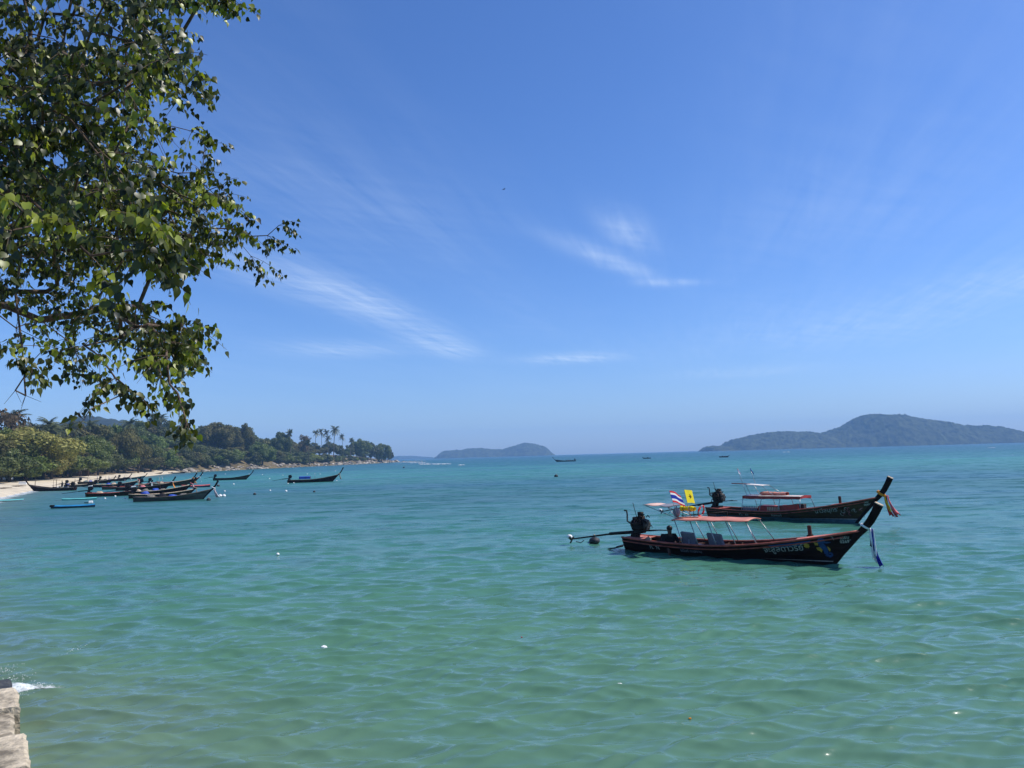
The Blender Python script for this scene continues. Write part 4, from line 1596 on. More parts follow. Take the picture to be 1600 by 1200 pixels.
# ---- the second longtail
def second_boat():
    h = Hull(L=9.5, B=1.95, low=0.48, bow=1.40, rake=0.85)
    root = boat_root('longtail_boat', (1112, 806), (1337, 817), label='brown longtail boat with red-edged canopy moored behind the near one')
    hull_parts(h, root, 'hull_brown', 'rail_red', 'rail_red', post_h=0.84, post_w=0.25)
    engine_parts(root, 0.45, 0.78, 0.0, 4.5, 0.78)
    zb = h.zs(0.83)
    mb = MB()
    xb = 0.83 * h.len(zb)
    mb.box((xb, 0.05, zb + 0.22), (0.13, 0.13, 0.5), (0, -0.05, 0.2), bevel=0.02)
    mb.build('mooring_post', 'inner_wood', root)
    x0, x1, hw, zc = 2.75, 6.55, 0.62, 1.34
    mb = MB()
    def roof(u, v):
        return Vector((x0 + (x1 - x0) * u, (v * 2 - 1) * hw, zc + 0.035 * (1 - (v * 2 - 1) ** 2) + 0.05 * u))
    mb.grid(roof, 14, 7, True)
    ro = mb.build('canopy', 'tarp_white', root)
    ro.modifiers.new('thick', 'SOLIDIFY').thickness = 0.03
    for sd_ in (0, 1):
        mb = MB()
        mb.grid(lambda u, v: roof(u, sd_) + Vector((0, (0.012 if sd_ else -0.012), 0.03 - 0.18 * v + 0.01 * math.sin(u * 30) * v)), 24, 3, True)
        mb.build('canopy_valance', 'paint_red', ro)
    for e_ in (0, 1):
        mb = MB()
        mb.grid(lambda u, v: roof(e_, u) + Vector(((0.012 if e_ else -0.012), 0, 0.02 - 0.15 * v)), 10, 3, True)
        mb.build('canopy_valance', 'paint_red', ro)
    for sd_ in (-1, 1):
        for u in (0.01, 0.34, 0.66, 0.99):
            top = roof(u, 0.03 if sd_ < 0 else 0.97)
            t = (top.x + 0.03) / h.len(0.5)
            bot = h.sheer(min(t, .9), 0.05, 0, sd_)
            mb = MB()
            mb.tube([bot, top + Vector((0, 0, -0.02))], 0.018, 6)
            mb.build('canopy_pole', 'pole_metal', root)
    # side rails and cabin boards
    mb = MB()
    mb.grid(lambda u, v: Vector((3.9 + 2.6 * u, -0.80, h.zs(0.42 + 0.27 * u) + 0.30 * v)), 8, 2, False)
    mb.build('side_board', 'paint_red', root).modifiers.new('thick', 'SOLIDIFY').thickness = 0.03
    for k in range(9):
        mb = MB()
        mb.box((2.85 + k * 0.11, -0.74, h.low + 0.17), (0.06, 0.03, 0.28))
        mb.build('slat', 'box_grey', root)
    for k in range(8):
        mb = MB()
        mb.box((4.55 + k * 0.11, -0.83, h.zs(0.5) + 0.15), (0.055, 0.02, 0.2))
        mb.build('slat', 'rail_tan', root)
    mb = MB()
    mb.box((3.9, 0.3, 0.62), (0.9, 0.7, 0.3), bevel=0.03)
    mb.box((5.2, 0.3, 0.66), (0.8, 0.7, 0.3), bevel=0.03)
    mb.build('locker', 'paint_red', root)
    mb = MB()
    mb.box((6.35, -0.1, 0.78), (0.34, 0.5, 0.34), (0, 0, 0.2), bevel=0.02)
    mb.build('crate', 'engine_rust', root)
    # upper awning with its rods
    mb = MB()
    mb.grid(lambda u, v: Vector((2.85 + 1.15 * u, -0.45 + 0.9 * v, 2.05 - 0.06 * u + 0.03 * math.sin(v * 3.1))), 7, 5, True)
    awo = mb.build('upper_awning', 'tarp_white', root)
    awo.modifiers.new('thick', 'SOLIDIFY').thickness = 0.03
    mb = MB()
    mb.tube([(1.75, -0.2, 2.10), (3.0, -0.1, 2.06)], 0.03, 6)
    mb.build('awning_boom', 'rail_red', awo)
    for p, q in (((2.9, -0.4, 2.03), (3.25, -0.5, 1.42)), ((2.9, 0.4, 2.03), (3.25, 0.5, 1.42)), ((3.95, -0.4, 2.0), (4.8, -0.55, 1.45)), ((3.95, 0.4, 2.0), (4.8, 0.55, 1.45)), ((2.55, -0.2, 2.06), (2.95, -0.45, 1.42))):
        mb = MB()
        mb.tube([p, q], 0.016, 5)
        mb.build('awning_strut', 'pole_metal', awo)
    for k in range(2):
        flag(root, (2.62 + 0.5 * k, -0.3 + 0.6 * k, 2.07), (2.28 + 0.52 * k, -0.3 + 0.6 * k, 3.02), 0.26, 0.22, ('small drooping striped flag on the taller staff of the second boat', 'tiny dark furled flag on the thinner staff of the second boat')[k], [('flag_red', 1), ('flag_white', 1), ('flag_blue', 2), ('flag_white', 1)] if k == 0 else [('flag_blue', 1), ('cloth_dark', 1)], 0.05, 3 + k, 1.2)
    r = top_child(root, 'rolled_tarpaulin', (4.5, 0.1, 1.51), 'pink rolled tarpaulin lying on the canopy of the second boat', 'tarpaulin')
    mb = MB()
    mb.grid(lambda u, v: Vector((-0.85 + 1.7 * u, 0.28 * math.cos(v * 6.283) * (0.9 + 0.12 * math.sin(u * 11)), 0.09 * math.sin(v * 6.283) * (1 + 0.2 * math.sin(u * 7)))), 14, 9, True)
    mb.build('roll', 'tarp_pink', r)
    mb = MB()
    for kx in (-0.5, 0.0, 0.5):
        mb.tube([(kx, 0.30 * math.cos(a), 0.105 * math.sin(a)) for a in [j * 0.5 for j in range(14)]], 0.012, 4)
    mb.build('lashing', 'rope', r)
    S = -1
    decal_text(h, 'PL °20', 2.55, 0.20, 0.25, S, 'sign_paint', root)
    decal_text(h, 'Kinnari', 4.75, 0.22, 0.22, S, 'sign_paint', root, slope=0.02, shear=0.2)
    decal_text(h, "'นาวีสมุทร'", 7.35, 0.48, 0.32, S, 'sign_paint', root, slope=0.12)
    decal_text(h, '660/', 10.02, 1.10, 0.13, S, 'sign_paint', root, slope=0.12)
    decal_text(h, '06833', 10.0, 0.96, 0.14, S, 'sign_paint', root, slope=0.12)
    # painted scroll work on the bow
    rr = random.Random(8)
    for k in range(15):
        cx, cy = rr.uniform(0, 1.25), rr.uniform(0, 0.42)
        cy += 0.22 * cx / 1.25
        a0 = rr.uniform(0, 6)
        r_ = rr.uniform(0.05, 0.12)
        path = [(cx + r_ * (1 - j * 0.07) * math.cos(a0 + j * 0.5), cy + r_ * (1 - j * 0.07) * math.sin(a0 + j * 0.5)) for j in range(8)]
        decal_poly(h, band(path, [0.018 - 0.0015 * j for j in range(8)]), 8.80, 0.36, 0.9, S, 'sign_pink' if k % 2 else 'sign_paint', root, 'painted_scroll')
    decal_text(h, 'JJ', 9.85, 0.36, 0.18, S, 'sign_paint', root, name='painted_scroll', shear=0.3)
    hull_stripe(h, S, 0.62, 0.985, lambda t: 0.16 + 0.02 * t, lambda t: 0.17 + 0.16 * max(0, t - 0.62), 'sign_paint', root, 'waterline_stripe')
    hull_stripe(h, S, 0.02, 0.985, lambda t: -0.10, lambda t: 0.15 + 0.02 * t, 'stripe_teal', root, 'boot_band')
    zt = h.zs(1.0)
    xt = h.len(zt)
    s = top_child(root, 'prow_sash', (xt + 0.16, 0, zt + 0.2), 'orange, red and white cloth sashes tied round the second boat prow', 'sash')
    mb = MB()
    for j in range(3):
        mb.tube([(0.02 + 0.19 * math.cos(a) + 0.03 * j, 0.14 * math.sin(a), 0.03 * j - 0.13 * math.cos(a)) for a in [k * 2 * math.pi / 14 for k in range(15)]], 0.026, 5)
    mb.build('knot_band', 'cloth_orange', s)
    base = Vector((0.24, -0.02, -0.06))
    for k, (m_, ln, sw) in enumerate((('cloth_orange', 0.75, 0.25), ('cloth_yellow', 0.85, 0.33), ('cloth_red', 1.1, 0.42), ('cloth_red', 1.05, 0.2), ('cloth_white', 1.12, 0.36), ('cloth_pink', 0.95, 0.5), ('cloth_red', 1.0, 0.55))):
        cloth_strip(s, 'sash_strip', m_, base + Vector((0.02 * k, 0.012 * k, 0)), ln, 0.16, (sw, -0.02 * k), 0.04, k + 20, 1.6)
    return root


second = second_boat()


# ---- boats moored farther off: a plainer build of the same kind
def far_boat(px, py, deg, L, label, hull_m='hull_dark', rail_m='rail_tan', sash=None, canopy=None, engine='engine_black', poles=0, load=None, seed=0, post=1.05, bow=1.3, group='longtail boats moored off the beach', z=0.0):
    rr = random.Random(seed + 100)
    L = L * 0.82 if L > 6 else L
    c = wat(px, py)
    a = R(deg)
    pos = c - Vector((math.cos(a), math.sin(a), 0)) * (L * 0.52)
    pos.z = z
    root = boat_root('longtail_boat', None, None, pos, a, label, group)
    h = Hull(L=L, B=1.75, low=0.46 + rr.uniform(-.04, .06), bow=bow * 0.86, rake=0.85)
    hull_parts(h, root, hull_m, rail_m, 'inner_wood', 'inner_wood', 16, False, post * 0.72, 0.2)
    if engine:
        engine_parts(root, 0.4, 0.82, rr.uniform(-0.2, 0.2), rr.uniform(2.6, 3.8), rr.uniform(0.25, 0.6), False, None, engine)
    for k in range(poles):
        x = rr.uniform(1.5, 5.5)
        mb = MB()
        mb.tube([(x, rr.uniform(-.4, .4), 0.1), (x + rr.uniform(-.3, .3), rr.uniform(-.4, .4), rr.uniform(1.5, 2.3))], 0.025, 5)
        mb.build('pole', rr.choice(('pole_metal', 'inner_wood', 'rail_tan')), root)
    if canopy:
        cx0, cx1, cz, cm = canopy
        mb = MB()
        mb.grid(lambda u, v: Vector((cx0 + (cx1 - cx0) * u, (v * 2 - 1) * 0.72, cz + 0.12 * (1 - (v * 2 - 1) ** 2))), 8, 6, True)
        co = mb.build('canopy', cm, root)
        co.modifiers.new('thick', 'SOLIDIFY').thickness = 0.03
        for sy in (-0.68, 0.68):
            for x in (cx0 + 0.05, cx1 - 0.05):
                mb = MB()
                mb.tube([(x, sy, 0.42), (x, sy, cz)], 0.025, 5)
                mb.build('canopy_pole', 'pole_metal', root)
            mb = MB()
            mb.grid(lambda u, v: Vector((cx0 + (cx1 - cx0) * u, sy * 1.06, cz + 0.02 - 0.42 * v)), 6, 2, False)
            mb.build('canopy_side', cm, root)
    for k, m_ in enumerate(load or []):
        x = 1.9 + k * 1.15 + rr.uniform(-.2, .2)
        n = {'net_teal': 'fishing_net', 'net_grey': 'fishing_net', 'tarp_blue': 'tarpaulin', 'box_grey': 'fish_box', 'cloth_pink': 'cloth_bundle', 'float_white': 'float', 'rail_tan': 'basket', 'cloth_dark': 'net_bundle'}.get(m_, 'bundle')
        mb = MB()
        if n == 'fish_box':
            mb.box((x, rr.uniform(-.2, .2), 0.52), (0.6, 0.5, 0.5), (0, 0, rr.uniform(-.4, .4)), bevel=0.03)
        else:
            mb.ball((x, rr.uniform(-.2, .2), 0.42), 0.5, 10, 6, (1.1, 0.9, rr.uniform(0.6, 1.0)), 0.22, seed + k)
        mb.build(n, m_, root)
    if sash:
        zt, xt = h.zs(1.0), h.len(h.zs(1.0))
        for k, m_ in enumerate(sash):
            cloth_strip(root, 'prow_sash', m_, Vector((xt + 0.26 + 0.03 * k, -0.02 * k, zt + 0.20)), rr.uniform(0.8, 1.2), 0.26, (0.25 + 0.1 * k, 0.0), 0.05, seed + k, 1.4)
        mb = MB()
        mb.tube([(xt + 0.18 + 0.19 * math.cos(q), 0.16 * math.sin(q), zt + 0.20 - 0.1 * math.cos(q)) for q in [k * 2 * math.pi / 10 for k in range(11)]], 0.05, 5)
        mb.build('sash_band', sash[0], root)
    return root


FB = far_boat
b0 = FB(84, 767, 174, 10.2, 'long dark boat with prow to the left and two people aboard', 'hull_dark', 'hull_grey', None, None, 'engine_black', 3, ['box_grey', 'net_grey', 'cloth_dark'], 1, 1.5, 1.45)
FB(124, 760.5, 20, 7.0, 'short brown boat just behind the stern of the left-facing one', 'hull_brown', 'rail_tan', ['rail_tan'], None, 'engine_black', 0, ['net_grey'], 2, 0.6, 0.9)
FB(148, 755.5, 8, 9.5, 'dark boat heaped with teal nets beneath the blue beach hut', 'hull_dark', 'rail_tan', None, None, 'engine_black', 2, ['net_teal', 'tarp_blue', 'net_grey'], 3, 0.8)
FB(176, 752, 12, 9.0, 'dark boat with thin white poles nearest the sand', 'hull_dark', 'hull_grey', ['cloth_pink', 'cloth_white'], None, 'engine_black', 3, ['cloth_dark', 'tarp_blue'], 4)
FB(204, 749, 15, 9.0, 'boat with a pale green load close in to the beach', 'stripe_teal', 'rail_tan', None, None, 'engine_black', 2, ['net_grey', 'net_teal'], 5, 0.8)
FB(178, 760.5, 14, 9.5, 'dark boat with pink sash amid the moored cluster', 'hull_dark', 'rail_tan', ['cloth_pink', 'cloth_orange'], None, 'engine_black', 3, ['net_grey', 'tarp_blue', 'rail_tan'], 6, 0.95)
FB(196, 764, 6, 9.5, 'low pinkish boat without canopy in the middle of the cluster', 'hull_grey', 'rail_red', ['cloth_white'], None, None, 1, ['net_grey'], 7, 0.7, 1.0)
FB(172, 775, 6, 7.6, 'low pink-railed boat with a white-topped engine at the cluster edge', 'hull_brown', 'rail_red', None, None, 'float_white', 0, ['rail_tan'], 8, 0.25, 0.75)
FB(222, 765.5, 12, 9.8, 'dark boat with green netting behind the foremost boats', 'hull_dark', 'hull_grey', ['cloth_white', 'cloth_orange'], None, 'engine_black', 3, ['net_grey', 'net_teal', 'cloth_pink'], 9, 1.15)
FB(256, 759.5, 16, 11.0, 'long brown boat with orange sash on its high prow', 'hull_brown', 'rail_tan', ['cloth_orange', 'rail_tan', 'cloth_orange'], None, 'engine_black', 2, ['net_teal', 'net_teal', 'rail_tan'], 10, 1.35, 1.5)
FB(268, 757, 14, 11.4, 'brown boat with white sash whose prow stands farthest right in the cluster', 'hull_brown', 'rail_red', ['cloth_white'], None, 'engine_black', 2, ['net_grey', 'box_grey'], 11, 1.45, 1.5)
FB(242, 772, 13, 10.0, 'dark boat with pink sash and blue tarpaulin near the front of the cluster', 'hull_dark', 'rail_tan', ['cloth_pink', 'cloth_pink', 'cloth_white'], None, 'engine_black', 1, ['rail_tan', 'net_grey', 'tarp_blue', 'net_grey'], 12, 1.2, 1.4)
FB(250, 777, 15, 8.8, 'boat with broad tan rail just behind the foremost boat', 'hull_brown', 'rail_tan', ['rail_tan'], None, 'float_white', 0, ['tarp_blue'], 13, 0.35, 1.05)
FB(266, 782, 14, 9.4, 'foremost dark boat of the cluster with white sash on its prow', 'hull_grey', 'hull_grey', ['cloth_white', 'cloth_pink', 'cloth_white'], None, None, 0, ['net_grey', 'cloth_dark', 'tarp_blue', 'net_grey'], 14, 1.1, 1.35)
FB(216, 741.2, 10, 9.0, 'dark boat drawn up at the far end of the sand', 'hull_dark', 'rail_tan', None, None, 'engine_black', 1, ['net_grey'], 15, 0.8)
FB(238, 741.8, 14, 9.0, 'pale-railed boat half ashore below the sand bank', 'hull_grey', 'rail_tan', ['cloth_white'], None, 'engine_black', 1, ['box_grey'], 16, 0.8)
FB(276, 739.8, 6, 9.5, 'low dark boat lying along the end of the beach', 'hull_dark', 'hull_grey', None, None, None, 0, ['cloth_dark'], 17, 0.5, 0.9)
FB(360, 750, 14, 9.8, 'lone brown boat moored below the dark headland trees', 'hull_brown', 'hull_dark', None, None, 'engine_black', 0, None, 18, 1.15, 1.45)
FB(486, 753.5, 10, 10.8, 'lone dark boat with a blue tarpaulin shelter', 'hull_dark', 'hull_grey', ['rail_tan'], (2.3, 4.5, 1.12, 'tarp_blue'), 'engine_black', 1, None, 19, 1.55, 1.6)
fb = FB(884, 721.2, 176, 13.5, 'small dark boat with people far out below the small island', 'hull_dark', 'hull_dark', None, None, 'engine_black', 2, ['cloth_dark', 'cloth_dark', 'net_grey', 'cloth_dark'], 20, 1.8, 1.5, None)
FB(1011, 716.6, 170, 4.5, 'tiny dark boat on the horizon right of the small island', 'hull_dark', 'hull_dark', None, None, None, 0, ['cloth_dark'], 21, 0.4, 0.8, None)
FB(1131, 714.6, 10, 5, 'tiny dark boat on the horizon off the big island', 'hull_dark', 'hull_dark', None, None, None, 0, ['cloth_dark', 'cloth_dark'], 22, 0.4, 0.9, None)
person(loc(b0, (2.6, 0.1, 0.16)), STAND, 'cloth_dark', 'person in dark clothes standing upright in the left-facing boat', 1.0, R(200))
person(loc(b0, (1.9, -0.1, 0.16)), BEND, 'tarp_blue', 'person bending forward in the left-facing boat', 1.0, R(10))


# ---- small craft: slim fibreglass hulls
mat('kayak_aqua', (0.14, 0.50, 0.47), 0.35, 0.1, 2.0, spec=0.5)
mat('kayak_blue', (0.02, 0.20, 0.40), 0.35, 0.15, 2.0, spec=0.5)
mat('kayak_red', (0.45, 0.10, 0.09), 0.5, 0.15, 2.0, spec=0.4)
mat('kayak_under', (0.015, 0.04, 0.10), 0.5, 0.2, 2.0, spec=0.4)


def slim_hull(px, py, deg, L, W, H_, m, label, bits='none', under='kayak_under'):
    c = wat(px, py)
    root = empty('skiff', (c.x, c.y, 0), R(deg))
    tag(root, label, 'skiff')
    n = 18
    def sec(u, v, top):
        x = (u - 0.5) * L
        k = (1 - abs(2 * u - 1) ** 2.6)
        w = W / 2 * max(k, 0.04) ** 0.7
        rise = 0.18 * abs(2 * u - 1) ** 3
        y = (v * 2 - 1) * w
        e = 1 - (v * 2 - 1) ** 2
        z = H_ * (0.55 + rise) + (0.34 * H_ * e if top else -0.75 * H_ * math.sqrt(max(e, 0)))
        return Vector((x, y, z))
    mb = MB()
    mb.grid(lambda u, v: sec(u, v, True), n, 9, True)
    mb.build('deck', m, root)
    mb = MB()
    mb.grid(lambda u, v: sec(u, v, False), n, 9, True)
    mb.build('lower_hull', under, root)
    if bits == 'motor':
        mb = MB()
        mb.box((L * 0.40, 0, H_ + 0.18), (0.42, 0.25, 0.28), (0, 0, 0.2), bevel=0.05)
        mb.build('outboard_motor', 'float_white', root)
        mb = MB()
        mb.tube([(L * 0.40, 0, H_ + 0.1), (L * 0.25, 0.05, H_ + 0.14)], 0.05, 6)
        mb.build('tiller', 'engine_black', root)
        mb = MB()
        mb.box((-L * 0.46, 0, H_ * 0.75), (0.5, 0.34, 0.22), bevel=0.05)
        mb.build('stern_block', 'engine_black', root)
    elif bits == 'line':
        mb = MB()
        mb.tube([(-L * 0.48, 0, H_ * 0.6), (-L * 0.55, 0.05, 0.05), (-L * 0.7, 0.1, 0.01)], 0.02, 5)
        mb.build('mooring_line', 'rope', root)
    return root


slim_hull(114, 793.3, 12, 4.3, 0.75, 0.34, 'kayak_blue', 'blue covered skiff with a small motor in front of the boats', 'motor')
slim_hull(124, 780.8, 14, 4.2, 0.7, 0.24, 'kayak_aqua', 'turquoise skiff behind the blue one', 'line', 'kayak_aqua')
slim_hull(8, 783.8, 10, 4.6, 0.75, 0.30, 'kayak_aqua', 'turquoise skiff cut by the left picture edge', 'line', 'float_white')
slim_hull(306, 761.5, 4, 5.2, 1.0, 0.5, 'kayak_red', 'red decked skiff at the right end of the boat cluster', 'line')


# ---- mooring floats, debris
def buoy(px, py, r, m, label, group=None, squash=0.8, eye=True):
    c = wat(px, py)
    o = empty('mooring_float', (c.x, c.y, 0))
    tag(o, label, 'float', group)
    mb = MB()
    mb.ball((0, 0, r * 0.35), r, 10, 7, (1, 1, squash))
    mb.build('float_body', m, o)
    if eye:
        mb = MB()
        mb.tube([(0, 0, r * 0.9), (0, 0, r * 1.5)], r * 0.16, 5)
        mb.build('float_eye', 'rope', o)
    return o


GW, GD = 'white mooring floats off the boats', 'dark mooring floats'
for k, (px, py) in enumerate(sorted(((316, 741.5), (352, 741), (410, 742), (421, 748.5), (442, 743), (480, 741), (500, 741), (524, 736.2), (331, 762), (333, 765), (365, 757), (447, 768), (389, 741)))):
    buoy(px, py, 0.18, 'float_white', ORD[k] + ' small round white float from the left off the headland', GW)
for px, py, lab in ((351, 768, 'white float between the boat cluster and the paired floats'), (422, 767, 'white float with a dark base midway between boats'), (450, 756, 'white float at the stern of the tarpaulin boat'), (459, 755, 'second white float at the stern of the tarpaulin boat'),
                    (526, 751.5, 'white float by the prow of the tarpaulin boat'), (195, 779, 'white float left of the foremost cluster boat'), (180, 776, 'white float by the pink-railed boat'), (164, 779.5, 'white float near the turquoise skiff'), (434, 867, 'lone small white float in the open middle water'), (1582, 711.5, 'white float far out at the right edge')):
    buoy(px, py, 0.14 if py < 800 else 0.08, 'float_white', lab)
buoy(344, 776, 0.26, 'float_white', 'larger of the paired white floats right of the boat cluster')
buoy(350, 775.8, 0.24, 'float_white', 'smaller of the paired white floats right of the boat cluster')
for px, py, r, lab in ((326, 782, 0.26, 'dark float under the prow of the foremost boat'), (398, 773, 0.22, 'dark float right of the paired white floats'), (341, 760, 0.3, 'dark upright float right of the red skiff'), (491, 769, 0.18, 'dark float right below the tarpaulin boat'), (869, 745, 0.38, 'dark float alone in the middle distance'), (631, 731, 0.5, 'dark float off the point')):
    buoy(px, py, r, 'float_dark', lab)
d = buoy(929, 848, 0.26, 'float_dark', 'dark float in the water under the near boat propeller shaft', None, 0.7)


def debris(px, py, s, label, m='float_white', seed=0):
    c = wat(px, py)
    mb = MB()
    mb.ball((0, 0, s * 0.25), s, 9, 6, (1.2, 0.9, 0.6), 0.28, seed)
    mb.ball((s * 0.7, s * 0.2, s * 0.2), s * 0.6, 8, 5, (1.1, 0.9, 0.6), 0.3, seed + 1)
    for q in range(len(mb.sm)):
        mb.sm[q] = False
    o = mb.build('floating_litter', m)
    o.location = (c.x, c.y, 0.0)
    tag(o, label, 'litter')


debris(506, 1012, 0.055, 'crumpled white plastic litter floating left of centre', seed=4)
debris(967, 1071, 0.050, 'crumpled white plastic litter floating low in the right half', seed=9)
debris(1078, 1123, 0.018, 'tiny reddish scrap floating below the right-hand litter', 'cloth_orange', 3)
debris(815, 996, 0.02, 'tiny reddish scrap floating above the centre of the near water', 'paint_red', 5)
# ------------------------------------------------------------------ trees along the beach and on the headland
leaf_mat('leaf_olive', (0.17, 0.18, 0.045), (0.36, 0.32, 0.10), 0.25, (1.3, 1.3, 0.6), 0.6, 0.2, 0.12)
leaf_mat('leaf_green', (0.066, 0.100, 0.018), (0.19, 0.225, 0.048), 0.25, (1.3, 1.4, 0.5), 0.5, 0.3, 0.22)
leaf_mat('leaf_dark', (0.042, 0.060, 0.016), (0.125, 0.142, 0.038), 0.2, (1.3, 1.4, 0.5), 0.5, 0.3, 0.28)
leaf_mat('leaf_drab', (0.066, 0.068, 0.023), (0.165, 0.152, 0.052), 0.2, (1.2, 1.2, 0.6), 0.7, 0.15, 0.22)
leaf_mat('leaf_brown', (0.075, 0.052, 0.030), (0.16, 0.115, 0.07), 0.2, (1.2, 1.1, 0.7), 0.8, 0.1, 0.15)
leaf_mat('leaf_palm', (0.045, 0.058, 0.020), (0.11, 0.12, 0.042), 0.2, (1.2, 1.3, 0.6), 0.45, 0.35, 0.2)
mat('bark', (0.10, 0.075, 0.052), 0.9, 0.35, 6.0, 0.5, spec=0.1)
mat('palm_bark', (0.13, 0.11, 0.085), 0.9, 0.3, 6.0, 0.4, spec=0.1)


def crown_mesh(kind, seed, n, fine=False):
    g = np.random.default_rng(seed)
    if kind == 'drape':
        nl, s0, s1 = 26, 0.008, 0.022
    elif kind == 'thin':
        nl, s0, s1 = 12, 0.012, 0.028
    else:
        nl, s0, s1 = (44, 0.006, 0.017) if fine else (30, 0.010, 0.026)
    lob = []
    while len(lob) < nl:
        p = g.uniform(-1, 1, 3)
        if np.linalg.norm(p) > 1:
            continue
        zc = 0.52 + p[2] * 0.37
        rad = g.uniform(0.07, 0.21) * (1.15 - 0.55 * abs(p[2]))
        lob.append((p[0] * 0.42 * (1.1 - 0.35 * max(p[2], 0)), p[1] * 0.42 * (1.1 - 0.35 * max(p[2], 0)), zc, rad))
    lob = np.array(lob)
    w = lob[:, 3] ** 2
    k = g.choice(nl, n, p=w / w.sum())
    d = g.normal(0, 1, (n, 3))
    d[:, 2] += 0.35
    d /= np.linalg.norm(d, axis=1)[:, None]
    rr = lob[k, 3] * g.uniform(0.62, 1.06, n) * (1 + 0.16 * np.sin(d[:, 0] * 9 + k) * np.cos(d[:, 1] * 8 - k))
    c = lob[k, :3] + d * rr[:, None] * np.array([1, 1, 0.85])
    nrm = d + g.normal(0, 0.45, (n, 3))
    nrm /= np.linalg.norm(nrm, axis=1)[:, None]
    up = np.tile(np.array([0, 0, 1.0]), (n, 1)) + g.normal(0, 0.4, (n, 3))
    u = np.cross(nrm, up)
    u /= np.linalg.norm(u, axis=1)[:, None] + 1e-9
    v = np.cross(nrm, u)
    s = g.uniform(s0, s1, n)[:, None]
    if kind == 'drape':
        u = u * 0.45
        v = v * 1.6
    j = lambda: g.uniform(0.55, 1.25, (n, 1))
    verts = np.stack([c - u * s * j() - v * s * j(), c + u * s * j() - v * s * j(), c + u * s * j() + v * s * j(), c - u * s * j() + v * s * j()], 1).reshape(-1, 3)
    verts[:, 2] = np.maximum(verts[:, 2], 0.06)
    me = np_mesh('crown', verts, np.arange(n * 4).reshape(n, 4), False)
    lobt = g.uniform(-0.22, 0.22, nl)
    tint = np.clip(g.normal(0.45, 0.2, n) + lobt[k], 0, 1)
    point_attr(me, 'tint', np.repeat(tint, 4))
    return me, lob


def trunk_mesh(lob, seed, thick=0.028):
    rr = random.Random(seed)
    mb = MB()
    top = Vector((rr.uniform(-.03, .03), rr.uniform(-.03, .03), 0.55))
    mb.tube([(0, 0, -0.05), (0.01, 0, 0.15), top * 0.7, top], [thick * 1.3, thick, thick * 0.75, thick * 0.4], 7)
    for q in lob[:9]:
        b = Vector((0.01, 0, rr.uniform(0.18, 0.45)))
        e = Vector(q[:3])
        mb.tube([b, b.lerp(e, 0.5) + Vector((0, 0, -0.03)), e], [thick * 0.5, thick * 0.33, thick * 0.1], 5)
    me = mb.mesh('trunk')
    me.materials.append(MATS['bark'])
    return me


CROWNS = {}
for kind, n, cnt in (('round', 7000, 6), ('drape', 9000, 2), ('thin', 1100, 2), ('fine', 22000, 4)):
    CROWNS[kind] = []
    for i in range(cnt):
        me, lob = crown_mesh('round' if kind == 'fine' else kind, 31 * len(kind) + i, n, kind == 'fine')
        CROWNS[kind].append((me, trunk_mesh(lob, i)))


def crown_obj(me, m, root):
    if not me.materials:
        me.materials.append(MATS['leaf_green'])
    o = obj('crown', me, None, root)
    o.material_slots[0].link = 'OBJECT'
    o.material_slots[0].material = MATS[m]
    return o


def palm_meshes(seed, fan=False):
    rr = random.Random(seed)
    # unit: trunk 0..0.80, crown round its top
    lean = Vector((rr.uniform(-.09, .09), rr.uniform(-.05, .05), 0))
    tp = [Vector((lean.x * max(z / .8, 0) ** 1.7, lean.y * max(z / .8, 0) ** 1.7, z)) for z in (-0.03, 0.2, 0.4, 0.6, 0.80)]
    mb = MB()
    mb.tube(tp, [0.020, 0.014, 0.012, 0.011, 0.010], 6)
    tr = mb.mesh('trunk')
    tr.materials.append(MATS['palm_bark'])
    c = tp[-1]
    V, Fc, T = [], [], []
    nf = 22
    for k in range(nf):
        az = k * 2.399 + rr.uniform(-.2, .2)
        el = rr.uniform(-0.55, 1.3) if not fan else rr.uniform(-0.9, 1.4)
        ln = rr.uniform(0.16, 0.23) * (0.62 if fan else 1)
        h = Vector((math.cos(az), math.sin(az), 0))
        tint = rr.uniform(0.1, 0.8)
        pts = []
        for i in range(9):
            t = i / 8
            pts.append(c + h * (ln * t * math.cos(el * (1 - 0.3 * t))) + Vector((0, 0, ln * (math.sin(el) * t - (0.42 if not fan else 0.15) * t * t))))
        side = Vector((-h.y, h.x, 0))
        for i in range(8):
            for sg in (-1, 1):
                for sub in (0.0, 0.5):
                    p = pts[i].lerp(pts[i + 1], sub)
                    t = (i + sub) / 8
                    wl = (0.055 * max(0.0, math.sin(math.pi * min(1, 0.18 + t * 0.85))) ** 0.7 + 0.008) * (1.3 if fan else 1)
                    q = p + (pts[i + 1] - pts[i]) * 0.55
                    tipv = p + side * (sg * wl * 0.8) + (pts[i + 1] - pts[i]) * 1.2 - Vector((0, 0, wl * rr.uniform(0.35, 0.75)))
                    o = len(V)
                    V += [p, q, tipv]
                    Fc.append((o, o + 1, o + 2))
                    T += [tint] * 3
    me = bpy.data.meshes.new('crown')
    me.from_pydata(V, [], Fc)
    point_attr(me, 'tint', T)
    me.materials.append(MATS['leaf_palm'])
    return me, tr


PALMS = [palm_meshes(s) for s in range(4)]
FANS = [palm_meshes(s + 20, True) for s in range(2)]


